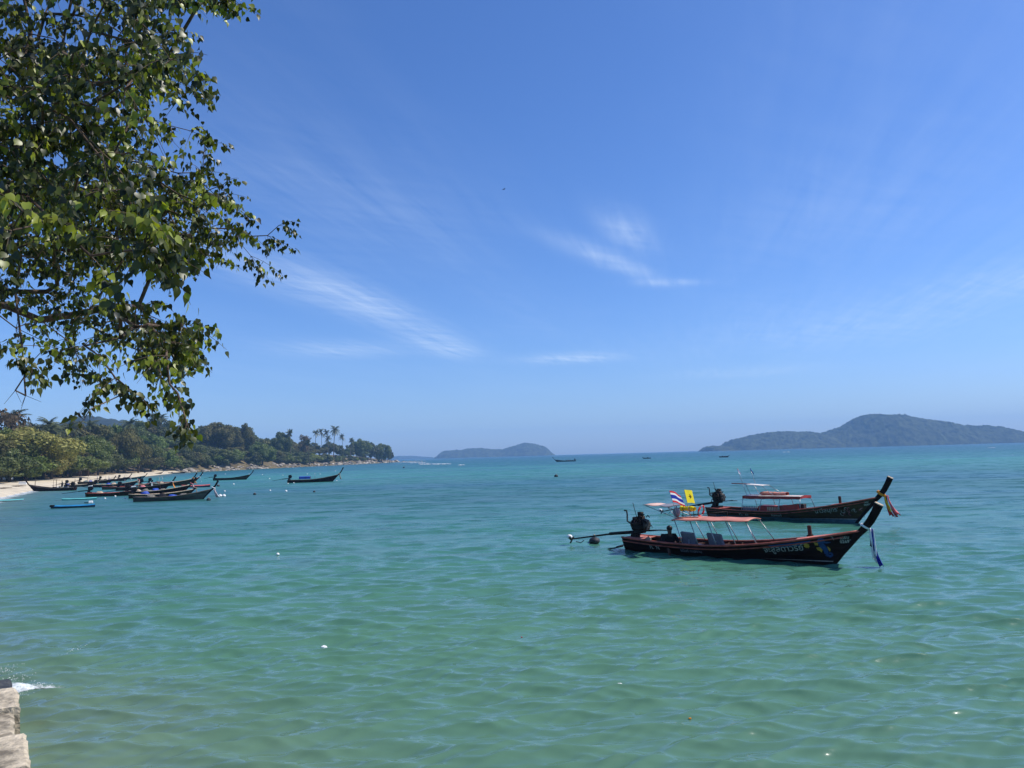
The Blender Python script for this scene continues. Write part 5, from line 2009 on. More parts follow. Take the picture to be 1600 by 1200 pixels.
def place_tree(name, px, top_py, Y, width, kind, m, label, group=None, seed=0, cat='tree', sink=0.0):
    """a tree standing on the land at depth Y, as tall as its top shows"""
    p = at(px, top_py, Y)
    gz = land_z(p.x, p.y) - sink
    H_ = max(p.z - gz, 2.0)
    rr = random.Random(seed * 7 + int(px))
    root = empty(name, (p.x, p.y, gz), rr.uniform(0, 6.28))
    tag(root, label, cat, group)
    if kind in ('palm', 'fan'):
        crown, tr = rr.choice(PALMS if kind == 'palm' else FANS)
        s = H_ / 0.93
        root.scale = (s * width, s * width, s)
        obj('crown', crown, None, root)
        obj('trunk', tr, None, root)
    else:
        crown, tr = rr.choice(CROWNS[kind])
        root.scale = (width, width, H_ / 0.98)
        crown_obj(crown, m, root)
        obj('trunk', tr, None, root)
    return root


PT = place_tree
# trees that stand out
PT('broadleaf_tree', 48, 666, 212, 24, 'fine', 'leaf_olive', 'big yellow-green rounded tree at the left of the beach', seed=1)
PT('broadleaf_tree', 82, 684, 222, 13, 'fine', 'leaf_olive', 'lower yellow-green tree beside the big rounded one', seed=2)
PT('broadleaf_tree', 0, 662, 212, 14, 'fine', 'leaf_green', 'green tree cut by the left picture edge', seed=3)
PT('broadleaf_tree', 6, 692, 196, 9, 'fine', 'leaf_green', 'lower green tree at the left edge above the sand', seed=33)
PT('broadleaf_tree', 44, 712, 203, 8, 'fine', 'leaf_green', 'small green tree low under the yellow-green one', seed=34)
PT('broadleaf_tree', 126, 674, 286, 19, 'fine', 'leaf_green', 'bright green spreading tree behind the blue hut', seed=4)
PT('broadleaf_tree', 146, 690, 300, 11, 'fine', 'leaf_green', 'green tree right of the bright spreading one', seed=5)
PT('casuarina_tree', 196, 663, 345, 23, 'drape', 'leaf_drab', 'large grey-brown feathery tree behind the moored cluster', seed=6)
PT('casuarina_tree', 176, 680, 335, 13, 'drape', 'leaf_drab', 'grey-brown feathery tree left of the large one', seed=7)
PT('casuarina_tree', 217, 682, 360, 13, 'drape', 'leaf_drab', 'grey-brown feathery tree right of the large one', seed=8)
PT('broadleaf_tree', 236, 694, 396, 15, 'fine', 'leaf_green', 'olive green tree where the sand ends', seed=9)
PT('broadleaf_tree', 258, 700, 420, 14, 'round', 'leaf_green', 'rounded green tree at the end of the beach', seed=10)
PT('broadleaf_tree', 290, 690, 470, 22, 'fine', 'leaf_dark', 'dark wide tree overhanging the first headland rocks', seed=11)
PT('broadleaf_tree', 336, 657, 535, 26, 'fine', 'leaf_drab', 'brownish domed tree highest on the headland', seed=12)
PT('broadleaf_tree', 376, 656, 570, 20, 'fine', 'leaf_drab', 'dark brownish domed tree right of the highest one', seed=13)
PT('broadleaf_tree', 344, 700, 500, 19, 'round', 'leaf_dark', 'dark tree low on the headland below the domed trees', seed=14)
PT('broadleaf_tree', 410, 692, 560, 19, 'fine', 'leaf_green', 'bright green tree low on the headland slope', seed=15)
PT('broadleaf_tree', 440, 674, 640, 20, 'fine', 'leaf_dark', 'deep green tree on the middle headland', seed=16)
PT('broadleaf_tree', 514, 688, 790, 17, 'round', 'leaf_dark', 'round dark bush tree under the tall palms', seed=17)
PT('broadleaf_tree', 531, 693, 800, 10, 'round', 'leaf_dark', 'smaller dark bush tree right of the round one', seed=18)
PT('broadleaf_tree', 563, 685, 880, 24, 'fine', 'leaf_green', 'broad green tree near the tip of the headland', seed=19)
PT('broadleaf_tree', 548, 692, 870, 14, 'round', 'leaf_dark', 'dark tree left of the broad green tip tree', seed=20)
PT('broadleaf_tree', 596, 691, 925, 22, 'fine', 'leaf_green', 'last wide green tree at the tip of the headland', seed=21)
PT('broadleaf_tree', 609, 700, 950, 10, 'round', 'leaf_drab', 'small drab tree at the very tip of the point', seed=22)
PT('broadleaf_tree', 579, 689, 905, 18, 'round', 'leaf_dark', 'dark green tree between the two wide trees of the tip', seed=61)
PT('broadleaf_tree', 540, 699, 845, 14, 'round', 'leaf_green', 'low green tree behind the dry slope near the point', seed=62)
PT('broadleaf_tree', 500, 694, 770, 15, 'round', 'leaf_drab', 'drab tree at the foot of the leftmost tall palm', seed=63)
PT('bare_tree', 470, 671, 690, 17, 'thin', 'leaf_brown', 'bare brown tree with a rounded thin crown on the ridge', seed=23)
PT('bare_tree', 2, 618, 235, 15, 'thin', 'leaf_brown', 'tall thin-leaved tree rising at the left edge', seed=24)
for px, py, Y, w, k, lab in ((18, 637, 262, 1.2, 'palm', 'tall coconut palm standing clear at the far left'), (84, 649, 300, 1.2, 'palm', 'coconut palm rising behind the yellow-green tree'), (60, 658, 320, 1.1, 'palm', 'coconut palm half hidden left of the taller one'),
                             (116, 655, 330, 1.1, 'palm', 'coconut palm above the bright green tree'), (236, 643, 470, 1.0, 'palm', 'coconut palm on the skyline above the beach end'), (250, 645, 480, 1.0, 'palm', 'second skyline palm above the beach end'),
                             (454, 669, 640, 0.9, 'fan', 'round-headed palm beside the bare tree'), (483, 685, 650, 1.0, 'fan', 'dark fan palm low on the slope'), (492, 670, 780, 0.66, 'palm', 'leftmost of the tall palms on the point'), (503, 668, 785, 0.6, 'palm', 'second tall slender palm on the point'),
                             (510, 669, 790, 0.6, 'palm', 'third tall slender palm on the point'), (513, 679, 770, 0.8, 'palm', 'shorter palm below the tall ones'), (521, 663, 780, 0.78, 'palm', 'tallest full-headed palm on the point'), (536, 676, 800, 0.55, 'palm', 'thin lone palm right of the tall group'), (547, 683, 840, 1.1, 'fan', 'dark fan palm left of the broad tip tree')):
    PT('palm_tree', px, py, Y, w, k, None, lab, None, int(px), 'palm')

SKY_PX = [(0, 662), (40, 663), (90, 656), (150, 658), (200, 653), (255, 651), (290, 660), (330, 661), (385, 660), (400, 676), (430, 682), (460, 683), (485, 690), (505, 694), (530, 700), (545, 692), (575, 690), (600, 696), (612, 703)]
BASE_PX = [(0, 741), (60, 742), (130, 740), (230, 738), (300, 735), (350, 733), (450, 727), (550, 722), (612, 718)]


def fill_trees():
    rr = random.Random(42)
    sx, sy = zip(*SKY_PX)
    bx, by = zip(*BASE_PX)
    n = 0
    seen = {}
    ROW = ('front row', 'middle row', 'skyline row')
    for rank, (lo, hi, cnt, dY, dX) in enumerate(((0.34, 0.55, 34, (22, 40), 13), (0.60, 0.82, 46, (50, 85), 15), (0.86, 1.02, 52, (90, 150), 16))):
        for k in range(cnt):
            px = -14 + (505 if rank else 490) * (k + rr.uniform(0.1, 0.9)) / cnt
            y0 = None
            for Y in range(110, 1000, 4):        # where this line of sight reaches the land
                if (px - 800) / F_PX * Y < shore_x(Y) - 9:
                    y0 = Y
                    break
            if y0 is None:
                continue
            Y = y0 + rr.uniform(*dY) * (0.45 + y0 / 700)
            s, b = np.interp(px, sx, sy), np.interp(px, bx, by)
            top = b + (s - b) * rr.uniform(lo, hi)
            palm = rank == 2 and rr.random() < (0.50 if px < 270 else 0.10)
            if palm:
                seen['p'] = seen.get('p', -1) + 1
                PT('palm_tree', px, top - rr.uniform(2, 7), Y, rr.uniform(0.9, 1.2), 'palm', None, ORD[seen['p']] + ' coconut palm from the left in the wood behind the beach', 'palms in the wood', 300 + n, 'palm')
            else:
                m = rr.choice(('leaf_dark', 'leaf_dark', 'leaf_green', 'leaf_drab') if px < 300 else ('leaf_dark', 'leaf_dark', 'leaf_green', 'leaf_drab', 'leaf_drab'))
                hue = {'leaf_dark': 'dark green', 'leaf_green': 'mid green', 'leaf_drab': 'drab brownish'}[m]
                seen[(rank, m)] = seen.get((rank, m), -1) + 1
                lab = ORD[seen[(rank, m)]] + ' ' + hue + ' tree from the left in the ' + ROW[rank] + ' of the coastal wood'
                PT('broadleaf_tree', px, top, Y, dX * rr.uniform(0.75, 1.25) * (0.7 + y0 / 900), 'round', m, lab, 'trees of the coastal wood', 300 + n)
            n += 1
    # trees and scrub down the bank of the headland
    for k in range(60):
        y = 425 + 285 * (k + rr.random()) / 60
        d = rr.uniform(4.5, 20)
        x = shore_x(y) - d
        root = empty('shrub', (x, y, land_z(x, y) - 0.8), rr.uniform(0, 6))
        s = rr.uniform(6.5, 11)
        root.scale = (s * 1.35, s * 1.35, s)
        m = rr.choice(('leaf_drab', 'leaf_dark', 'leaf_dark', 'leaf_green'))
        hue = {'leaf_drab': 'drab', 'leaf_dark': 'dark', 'leaf_green': 'green'}[m]
        seen[hue] = seen.get(hue, -1) + 1
        tag(root, ORD[seen[hue]] + ' ' + hue + ' bushy shrub from the left along the headland bank', 'shrub', 'shrubs on the headland bank')
        crown, tr = rr.choice(CROWNS['round'])
        crown_obj(crown, m, root)
        obj('trunk', tr, None, root)
    for k, y in enumerate(sorted(690 + 260 * rr.random() for _ in range(30))):
        d = rr.uniform(6, 22)
        x = shore_x(y) - d
        root = empty('shrub', (x, y, land_z(x, y) - 0.4), rr.uniform(0, 6))
        s = rr.uniform(2.5, 5.5)
        root.scale = (s * 1.5, s * 1.5, s)
        tag(root, ORD[k] + ' small low shrub from the left on the dry brown slope near the point', 'shrub', 'shrubs on the headland bank')
        crown, tr = rr.choice(CROWNS['round'])
        crown_obj(crown, rr.choice(('leaf_drab', 'leaf_dark', 'leaf_green')), root)
        obj('trunk', tr, None, root)


fill_trees()

# ------------------------------------------------------------------ huts and gear on the beach
mat('tin_roof', (0.26, 0.22, 0.17), 0.6, 0.3, 1.2, 0.2, spec=0.3)
mat('hut_wood', (0.10, 0.07, 0.05), 0.85, 0.3, 3.0, 0.3, spec=0.1)
mat('van_white', (0.62, 0.62, 0.60), 0.45, 0.08, 2.0, spec=0.4)


def hut(px, Y, w, dpt, hgt, wall_m, label, open_front=True):
    p = at(px, 738, Y)
    gz = land_z(p.x, p.y)
    root = empty('beach_hut', (p.x, p.y, gz), R(-18))
    tag(root, label, 'hut')
    for sx in (-1, 1):
        for sy in (-1, 1):
            mb = MB()
            mb.tube([(sx * w / 2, sy * dpt / 2, -0.3), (sx * w / 2, sy * dpt / 2, hgt)], 0.09, 6)
            mb.build('post', 'hut_wood', root)
    n = 9
    for k in range(n):      # sheets of the roof
        mb = MB()
        mb.box((-w / 2 - 0.3 + (w + 0.6) * (k + 0.5) / n, 0, hgt + 0.12 + 0.015 * (k % 2)), ((w + 0.6) / n * 1.02, dpt + 0.9, 0.05), (R(8), 0, 0))
        mb.build('roof_sheet', 'tin_roof', root)
    mb = MB()
    mb.grid(lambda u, v: Vector((-w / 2 + w * u, -dpt / 2 + 0.06 * math.sin(u * 14), 0.55 + (hgt - 0.7) * v if open_front else hgt * v)), 16, 4, True)
    mb.build('front_sheet', wall_m, root)
    mb = MB()
    mb.box((0, dpt / 2, hgt * 0.48), (w, 0.08, hgt * 0.95))
    mb.build('back_wall', 'hut_wood', root)
    mb = MB()
    mb.box((0, -dpt / 2 - 0.5, 0.75), (w * 0.7, 0.6, 0.06))
    for sx in (-1, 1):
        mb.box((sx * w * 0.3, -dpt / 2 - 0.5, 0.36), (0.08, 0.5, 0.72))
    mb.build('bench', 'hut_wood', root)


hut(109, 262, 5.2, 3.2, 2.6, 'tarp_blue', 'blue tarpaulin-fronted beach hut under the bright green tree')
hut(126, 266, 4.0, 3.0, 2.3, 'net_grey', 'dark wooden hut right of the blue one', False)
hut(90, 250, 4.6, 3.0, 2.2, 'hut_wood', 'low dark shelter left of the blue hut', False)
hut(48, 218, 7.0, 3.0, 2.0, 'cloth_dark', 'long dark shelter in the shade of the yellow-green tree', False)
hut(20, 204, 5.0, 3.0, 1.9, 'cloth_dark', 'dark shelter at the far left of the beach', False)


def beach_gear():
    rr = random.Random(9)
    p = at(36, 747, 176)
    z = land_z(p.x, p.y)
    root = empty('cool_box', (p.x, p.y, z), 0.3)
    tag(root, 'pale cool box on the sand above the left-facing boat', 'cool box')
    mb = MB()
    mb.box((0, 0, 0.35), (1.5, 0.8, 0.6), bevel=0.05)
    mb.build('box', 'float_white', root)
    mb = MB()
    mb.box((0, 0, 0.70), (1.56, 0.86, 0.1), bevel=0.03)
    mb.build('lid', 'float_white', root)
    for px, Y, lab in ((6, 150, 'grey beached log pile at the left edge of the sand'), (28, 160, 'driftwood scattered on the sand by the left edge')):
        p = at(px, 750, Y)
        z = land_z(p.x, p.y)
        root = empty('driftwood', (p.x, p.y, z), 0)
        tag(root, lab, 'driftwood')
        for k in range(5):
            a = rr.uniform(-.5, .5)
            c = Vector((rr.uniform(-1, 1), rr.uniform(-1, 1), 0.1))
            d_ = Vector((math.cos(a), math.sin(a), rr.uniform(-.03, .12))) * rr.uniform(.8, 1.8)
            mb = MB()
            mb.tube([c - d_, c + Vector((0, 0, .06)), c + d_], [0.12, 0.1, 0.05], 6)
            mb.build('log', 'hut_wood', root)
    p = at(4, 738, 196)
    root = empty('parked_van', (p.x, p.y, land_z(p.x, p.y)), R(10))
    tag(root, 'white parked van under the trees at the left edge', 'van')
    mb = MB()
    mb.box((0, 0, 1.05), (4.4, 1.8, 1.5), taper=0.94, bevel=0.15)
    mb.build('body', 'van_white', root)
    mb = MB()
    mb.box((0.2, -0.9, 1.4), (3.2, 0.06, 0.5), bevel=0.02)
    mb.build('window', 'engine_black', root)
    for sx in (-1.4, 1.4):
        for sy in (-0.8, 0.8):
            mb = MB()
            mb.tube([(sx, sy - .1, 0.34), (sx, sy + .1, 0.34)], 0.34, 12)
            mb.build('wheel', 'engine_black', root)


beach_gear()


def stakes():
    for k, (px, py, Y) in enumerate(((88, 749, 158), (55, 748, 168), (152, 742, 235), (117, 748, 200))):
        p = at(px, py, Y)
        z = min(land_z(p.x, p.y), p.z) - 0.3
        mb = MB()
        mb.tube([(0, 0, 0), (0.03, 0, (p.z - z) * 0.6), (0.06, 0.02, p.z - z)], [0.07, 0.06, 0.045], 6)
        o = mb.build('mooring_stake', 'hut_wood')
        o.location = (p.x, p.y, z)
        tag(o, ('tall dark stake standing by the left-facing boat', 'thin stake in the sand above the left-facing prow', 'pale stake among the boats below the huts', 'stake at the water edge left of the cluster')[k], 'stake')


stakes()
# ------------------------------------------------------------------ the tree overhead: heart-shaped leaves on drooping twigs
leaf_mat('leaf_near', (0.007, 0.013, 0.0035), (0.30, 0.34, 0.042), 0.24, (2.2, 2.3, 0.6), 0.40, 0.4)  # bright end of the tint carries painted sun highlights
mat('twig_bark', (0.11, 0.08, 0.058), 0.85, 0.35, 9.0, 0.4, spec=0.15)


def inside(poly, x, y):
    c = False
    j = len(poly) - 1
    for i in range(len(poly)):
        xi, yi = poly[i]
        xj, yj = poly[j]
        if (yi > y) != (yj > y) and x < (xj - xi) * (y - yi) / (yj - yi) + xi:
            c = not c
        j = i
    return c


LEAF_HALF = [(0.26, 0.05), (0.43, -0.12), (0.45, -0.32), (0.34, -0.58), (0.15, -0.82), (0.03, -1.0)]
LEAF_MID = [(0, 0), (0, -0.32), (0, -0.66), (0, -1.22)]


def leaf_template():
    v = [(x, y, 0.0) for x, y in LEAF_MID] + [(x, y, 0.16 * x) for x, y in LEAF_HALF] + [(-x, y, 0.16 * x) for x, y in LEAF_HALF]
    v = [(x, y, z - 0.16 * y * y) for x, y, z in v]
    f = []
    for o, flip in ((4, False), (10, True)):
        tr = [(0, o, o + 1), (0, o + 1, 1), (1, o + 1, o + 2), (1, o + 2, 2), (2, o + 2, o + 3), (2, o + 3, o + 4), (2, o + 4, 3), (3, o + 4, o + 5)]
        f += [t if flip else t[::-1] for t in tr]
    return np.array(v), np.array(f)


def build_near_tree():
    rr = random.Random(77)
    A = []       # (point, leafiness, leaf scale)

    def fill(poly, n, y0, y1, leaf, size=1.0):
        xs, ys = [p[0] for p in poly], [p[1] for p in poly]
        k = 0
        while k < n:
            x, y = rr.uniform(min(xs), max(xs)), rr.uniform(min(ys), max(ys))
            if inside(poly, x, y):
                A.append((at(x, y, rr.uniform(y0, y1)), leaf, size))
                k += 1
    fill([(-150, -120), (310, -80), (275, 50), (278, 120), (232, 180), (235, 235), (190, 320), (-150, 330)], 310, 5.2, 9.5, 1.0)
    fill([(-40, 290), (215, 240), (295, 240), (372, 305), (385, 340), (365, 385), (295, 425), (240, 415), (100, 400), (-40, 420)], 190, 7.5, 12.0, 1.0)
    fill([(-40, 425), (110, 430), (205, 480), (285, 515), (275, 550), (235, 565), (190, 590), (150, 570), (60, 545), (-40, 520)], 46, 7.0, 11.0, 0.85)
    fill([(205, 470), (295, 505), (292, 545), (245, 550)], 20, 7.0, 9.5, 1.0)
    for x, y, Y, s in ((436, 352, 10.3, 1), (418, 368, 10.3, 1), (332, -2, 6.6, 1.0), (338, -14, 6.6, 1), (312, 5, 6.8, 1), (232, 352, 4.9, 1.1), (238, 378, 4.9, 1.1), (225, 390, 5.0, 1.1), (150, 385, 5.4, 1.1), (142, 400, 5.4, 1.1), (35, 330, 4.8, 1.1), (18, 360, 4.8, 1.1),
                       (50, 570, 6.5, 1), (296, 140, 7.4, 1), (300, 205, 9, 1), (320, 225, 9.5, 1), (180, 590, 6.8, 1), (205, 610, 6.8, 1), (330, 400, 10, 1), (392, 400, 10.5, 1), (275, 690, -1, 1)):
        if Y > 0:
            A.append((at(x, y, Y), 1.25, s))
    for x, y, Y in ((240, 560, 7.4), (252, 585, 7.2), (265, 600, 7.0), (278, 615, 6.8), (283, 632, 6.6), (288, 648, 6.4), (292, 660, 6.2)):
        A.append((at(x, y, Y), 0.55, -1.0))
    bare = [(at(140, 640, 6.3), 0, 1), (at(24, 610, 6.8), 0, 1), (at(40, 618, 7.2), 0, 1)]
    A += bare
    # the rest of the crown, over and beside the photographer's view
    fill([(-250, -900), (330, -900), (345, -110), (-250, -100)], 240, 5.0, 10.5, 1.0)
    for k in range(90):
        A.append((Vector((rr.uniform(-16, -7.5), rr.uniform(3.5, 13), rr.uniform(5.5, 12.5))), 0.8, 1.0))
    # skeleton
    P, par, plen = [], [], []

    def node(p, q):
        P.append(np.array(p, float))
        par.append(q)
        plen.append(0 if q < 0 else plen[q] + float(np.linalg.norm(P[q] - P[-1])))
        return len(P) - 1
    q = -1
    for p in ((-10.9, 8.3, 0.2), (-10.8, 8.4, 2.0), (-10.5, 8.5, 3.6), (-10.0, 8.6, 5.2), (-9.5, 8.7, 6.6), (-8.9, 8.6, 8.0), (-8.2, 8.4, 9.4)):
        q = node(p, q)
    for limb in ([3, at(-60, 470, 9.0), at(10, 478, 9.0), at(62, 500, 8.9), at(112, 492, 8.8), at(165, 482, 8.6), at(215, 505, 8.4)], [4, at(-60, 280, 8.6), at(40, 305, 8.6), at(95, 325, 8.8), at(190, 345, 9.3), at(290, 298, 10.2)],
                 [4, at(-40, 150, 7.6), at(60, 140, 7.4), at(160, 130, 7.3), at(240, 100, 7.2)], [5, at(0, -150, 7.2), at(150, -180, 7.0), at(280, -120, 6.8)], [5, at(0, -450, 7.0), at(170, -500, 6.6)]):
        q = limb[0]
        for p in limb[1:]:
            prev = Vector(P[q])
            nseg = max(1, int((p - prev).length / 0.45))
            for s in range(1, nseg + 1):
                pt = prev.lerp(p, s / nseg) + Vector((0, 0, 0.08 * math.sin(3.14 * s / nseg)))
                pt += Vector((rr.uniform(-.04, .04), rr.uniform(-.04, .04), rr.uniform(-.04, .04))) * (s < nseg)
                q = node(pt, q)
    hub = np.array(P[4])
    A.sort(key=lambda a: float(np.linalg.norm(np.array(a[0]) - hub)))
    tips = []
    for (p, leaf, size) in A:
        pa = np.array(P)
        d = np.linalg.norm(pa - np.array(p), axis=1)
        cost = d + 0.22 * np.array(plen)
        cost[:3] += 50
        q = int(np.argmin(cost))
        prev = Vector(P[q])
        nseg = max(1, int((p - prev).length / 0.32))
        for s in range(1, nseg + 1):
            t = s / nseg
            pt = prev.lerp(p, t) + Vector((0, 0, 0.16 * (p - prev).length * t * (1 - t)))
            if s < nseg:
                pt += Vector((rr.uniform(-.03, .03), rr.uniform(-.03, .03), rr.uniform(-.03, .03)))
            q = node(pt, q)
        tips.append((q, leaf, size))
    n = len(P)
    load = np.zeros(n)
    for q, leaf, size in tips:
        load[q] += 1
    for i in range(n - 1, 0, -1):
        load[par[i]] += load[i]
    rad = np.clip(0.0045 * load ** 0.50, 0.004, 0.30)
    rad[:7] = [0.50, 0.42, 0.36, 0.32, 0.27, 0.20, 0.14]
    root = empty('broadleaf_tree', P[0])
    base = Vector(P[0])
    tag(root, 'heart-leaved tree overhanging the upper left of the view', 'tree')
    mb = MB()
    mb.tube([Vector(P[i]) - base for i in range(7)], [rad[i] for i in range(7)], 12)
    mb.build('trunk', 'bark', root)
    # limbs: chains of nodes following the strongest child
    kids = [[] for _ in range(n)]
    for i in range(1, n):
        kids[par[i]].append(i)
    chains = []
    for i in range(n):
        ks = sorted(kids[i], key=lambda k: -load[k])
        for j, k in enumerate(ks):
            if k < 7:
                continue
            if j == 0 and i >= 7:
                continue
            ch = [i, k]
            while kids[ch[-1]]:
                ch.append(max(kids[ch[-1]], key=lambda z: load[z]))
            chains.append(ch)
    twig = MB()
    for ch in chains:
        big = rad[ch[1]] > 0.022
        r_ = [min(rad[k], rad[ch[1]]) for k in ch]
        pts = [Vector(P[k]) - base for k in ch]
        if big:
            mb = MB()
            mb.tube(pts, r_, 7)
            mb.build('limb', 'twig_bark', root)
        else:
            twig.tube(pts, r_, 4, False)
    # twigs and leaves
    pos, tipd, nor, siz, tint = [], [], [], [], []
    for q, leaf, size in tips:
        p0 = Vector(P[q])
        if leaf == 0:
            for k in range(3):
                e = p0 + Vector((rr.uniform(-.1, .12), rr.uniform(-.1, .1), -rr.uniform(.05, .2)))
                twig.tube([p0 - base, e - base], [0.003, 0.0015], 3, False)
            continue
        dirp = (p0 - Vector(P[par[q]])).normalized()
        lit_tint = rr.random() < 0.24  # sun highlights put into the tint: leaves here mostly coloured bright
        for k in range(rr.choice((2, 3, 3, 4))):
            d = (dirp * 0.6 + Vector((rr.uniform(-1, 1), rr.uniform(-1, 1), rr.uniform(-0.7, 0.35)))).normalized()
            ln = rr.uniform(0.22, 0.5)
            if size < 0:
                ln = rr.uniform(0.08, 0.18)
                d = (d + Vector((0, 0, -0.8))).normalized()
            pts = []
            for s in range(6):
                t = s / 5
                pts.append(p0 + d * (ln * t) + Vector((0, 0, -0.30 * ln * t * t)))
            twig.tube([v - base for v in pts], [0.0038, 0.0034, 0.003, 0.0026, 0.002, 0.0015], 3, False)
            m = int(rr.uniform(12, 21) * leaf)
            for j in range(m):
                t = rr.uniform(0.15, 1.0) ** 0.8
                i0 = min(int(t * 5), 4)
                b = pts[i0].lerp(pts[i0 + 1], t * 5 - i0)
                out = Vector((rr.uniform(-1, 1), rr.uniform(-1, 1), rr.uniform(-0.6, 0.2))).normalized()
                b2 = b + out * rr.uniform(0.03, 0.075)
                td = (Vector((0, 0, -1)) + out * rr.uniform(0.2, 0.9) + Vector((rr.gauss(0, .25), rr.gauss(0, .25), rr.gauss(0, .15)))).normalized()
                nn = Vector((rr.gauss(0, 1), rr.gauss(0, 1), rr.gauss(0.35, 0.5)))
                pos.append(b2)
                tipd.append(td)
                nor.append(nn)
                siz.append(rr.uniform(0.038, 0.070) * abs(size))
                tint.append(min(max(rr.gauss(0.66, 0.2) if rr.random() < (0.75 if lit_tint else 0.10) else rr.gauss(0.12, 0.08), 0), 1))
    tw = twig.build('twigs', 'twig_bark', root)
    tag(tw, kind='stuff')
    N_ = len(pos)
    pos = np.array([tuple(p) for p in pos])
    td = np.array([tuple(p) for p in tipd])
    nn = np.array([tuple(p) for p in nor])
    siz, tint = np.array(siz), np.array(tint)
    yax = -td
    xax = np.cross(yax, nn)
    xax /= np.linalg.norm(xax, axis=1)[:, None] + 1e-9
    zax = np.cross(xax, yax)
    # apparent size decides which leaves are objects of their own
    pc = (pos - CP) @ M3
    u = 800 + F_PX * pc[:, 0] / -pc[:, 2]
    v = 600 - F_PX * pc[:, 1] / -pc[:, 2]
    vis = (pc[:, 2] < -0.5) & (u > 4) & (u < 1596) & (v > 4) & (v < 1196)
    app = np.where(vis, siz / np.maximum(-pc[:, 2], 0.5) * (0.35 + np.abs(zax @ M3[:, 2])), 0)
    order = np.argsort(-app)
    single = order[:300]
    rest = order[300:]
    tv, tf = leaf_template()
    shades = []
    for k in range(8):
        me = np_mesh('leaf', tv, tf, True)
        point_attr(me, 'tint', np.full(len(tv), (k + 0.5) / 8))
        me.materials.append(MATS['leaf_near'])
        shades.append(me)
    for i in single:
        m = Matrix(((xax[i, 0], yax[i, 0], zax[i, 0], 0), (xax[i, 1], yax[i, 1], zax[i, 1], 0), (xax[i, 2], yax[i, 2], zax[i, 2], 0), (0, 0, 0, 1)))
        m = Matrix.Translation(Vector(pos[i]) - base) @ m @ Matrix.Scale(float(siz[i]), 4)
        obj('leaf', shades[min(int(tint[i] * 8), 7)], None, root, m)
    S = siz[rest][:, None, None]
    V = pos[rest][:, None, :] - np.array(base)[None, None, :] + S * (tv[None, :, 0:1] * xax[rest][:, None, :] + tv[None, :, 1:2] * yax[rest][:, None, :] + tv[None, :, 2:3] * zax[rest][:, None, :])
    Fc = (tf[None] + (np.arange(len(rest)) * len(tv))[:, None, None]).reshape(-1, 3)
    me = np_mesh('foliage', V.reshape(-1, 3), Fc, True)
    point_attr(me, 'tint', np.repeat(tint[rest], len(tv)))
    tag(obj('foliage', me, 'leaf_near', root), kind='stuff')
    print('near tree leaves', N_, 'nodes', n)


build_near_tree()


# ------------------------------------------------------------------ foam: at the wall, off the point, whitecaps
def foam_mat():
    m = bpy.data.materials.new('foam')
    m.use_nodes = True
    nt = m.node_tree
    N, L = nt.nodes, nt.links
    b = N['Principled BSDF']
    b.inputs['Base Color'].default_value = (0.72, 0.75, 0.74, 1)
    b.inputs['Roughness'].default_value = 0.6
    out = N['Material Output']
    tc = N.new('ShaderNodeTexCoord')
    no = N.new('ShaderNodeTexNoise')
    no.inputs['Scale'].default_value = 9
    no.inputs['Detail'].default_value = 6
    no.inputs['Roughness'].default_value = 0.7
    L.new(tc.outputs['Object'], no.inputs['Vector'])
    at_ = N.new('ShaderNodeAttribute')
    at_.attribute_name = 'cover'
    mu = N.new('ShaderNodeMath')
    mu.operation = 'ADD'
    L.new(no.outputs[0], mu.inputs[0])
    L.new(at_.outputs['Fac'], mu.inputs[1])
    mr = N.new('ShaderNodeMapRange')
    mr.inputs['From Min'].default_value = 0.85
    mr.inputs['From Max'].default_value = 1.15
    L.new(mu.outputs[0], mr.inputs['Value'])
    tr = N.new('ShaderNodeBsdfTransparent')
    ms = N.new('ShaderNodeMixShader')
    L.new(mr.outputs[0], ms.inputs[0])
    L.new(tr.outputs[0], ms.inputs[1])
    L.new(b.outputs[0], ms.inputs[2])
    L.new(ms.outputs[0], out.inputs[0])
    MATS['foam'] = m


foam_mat()
mat('foam_white', (0.74, 0.76, 0.75), 0.7, 0.06, 3.0, spec=0.2)


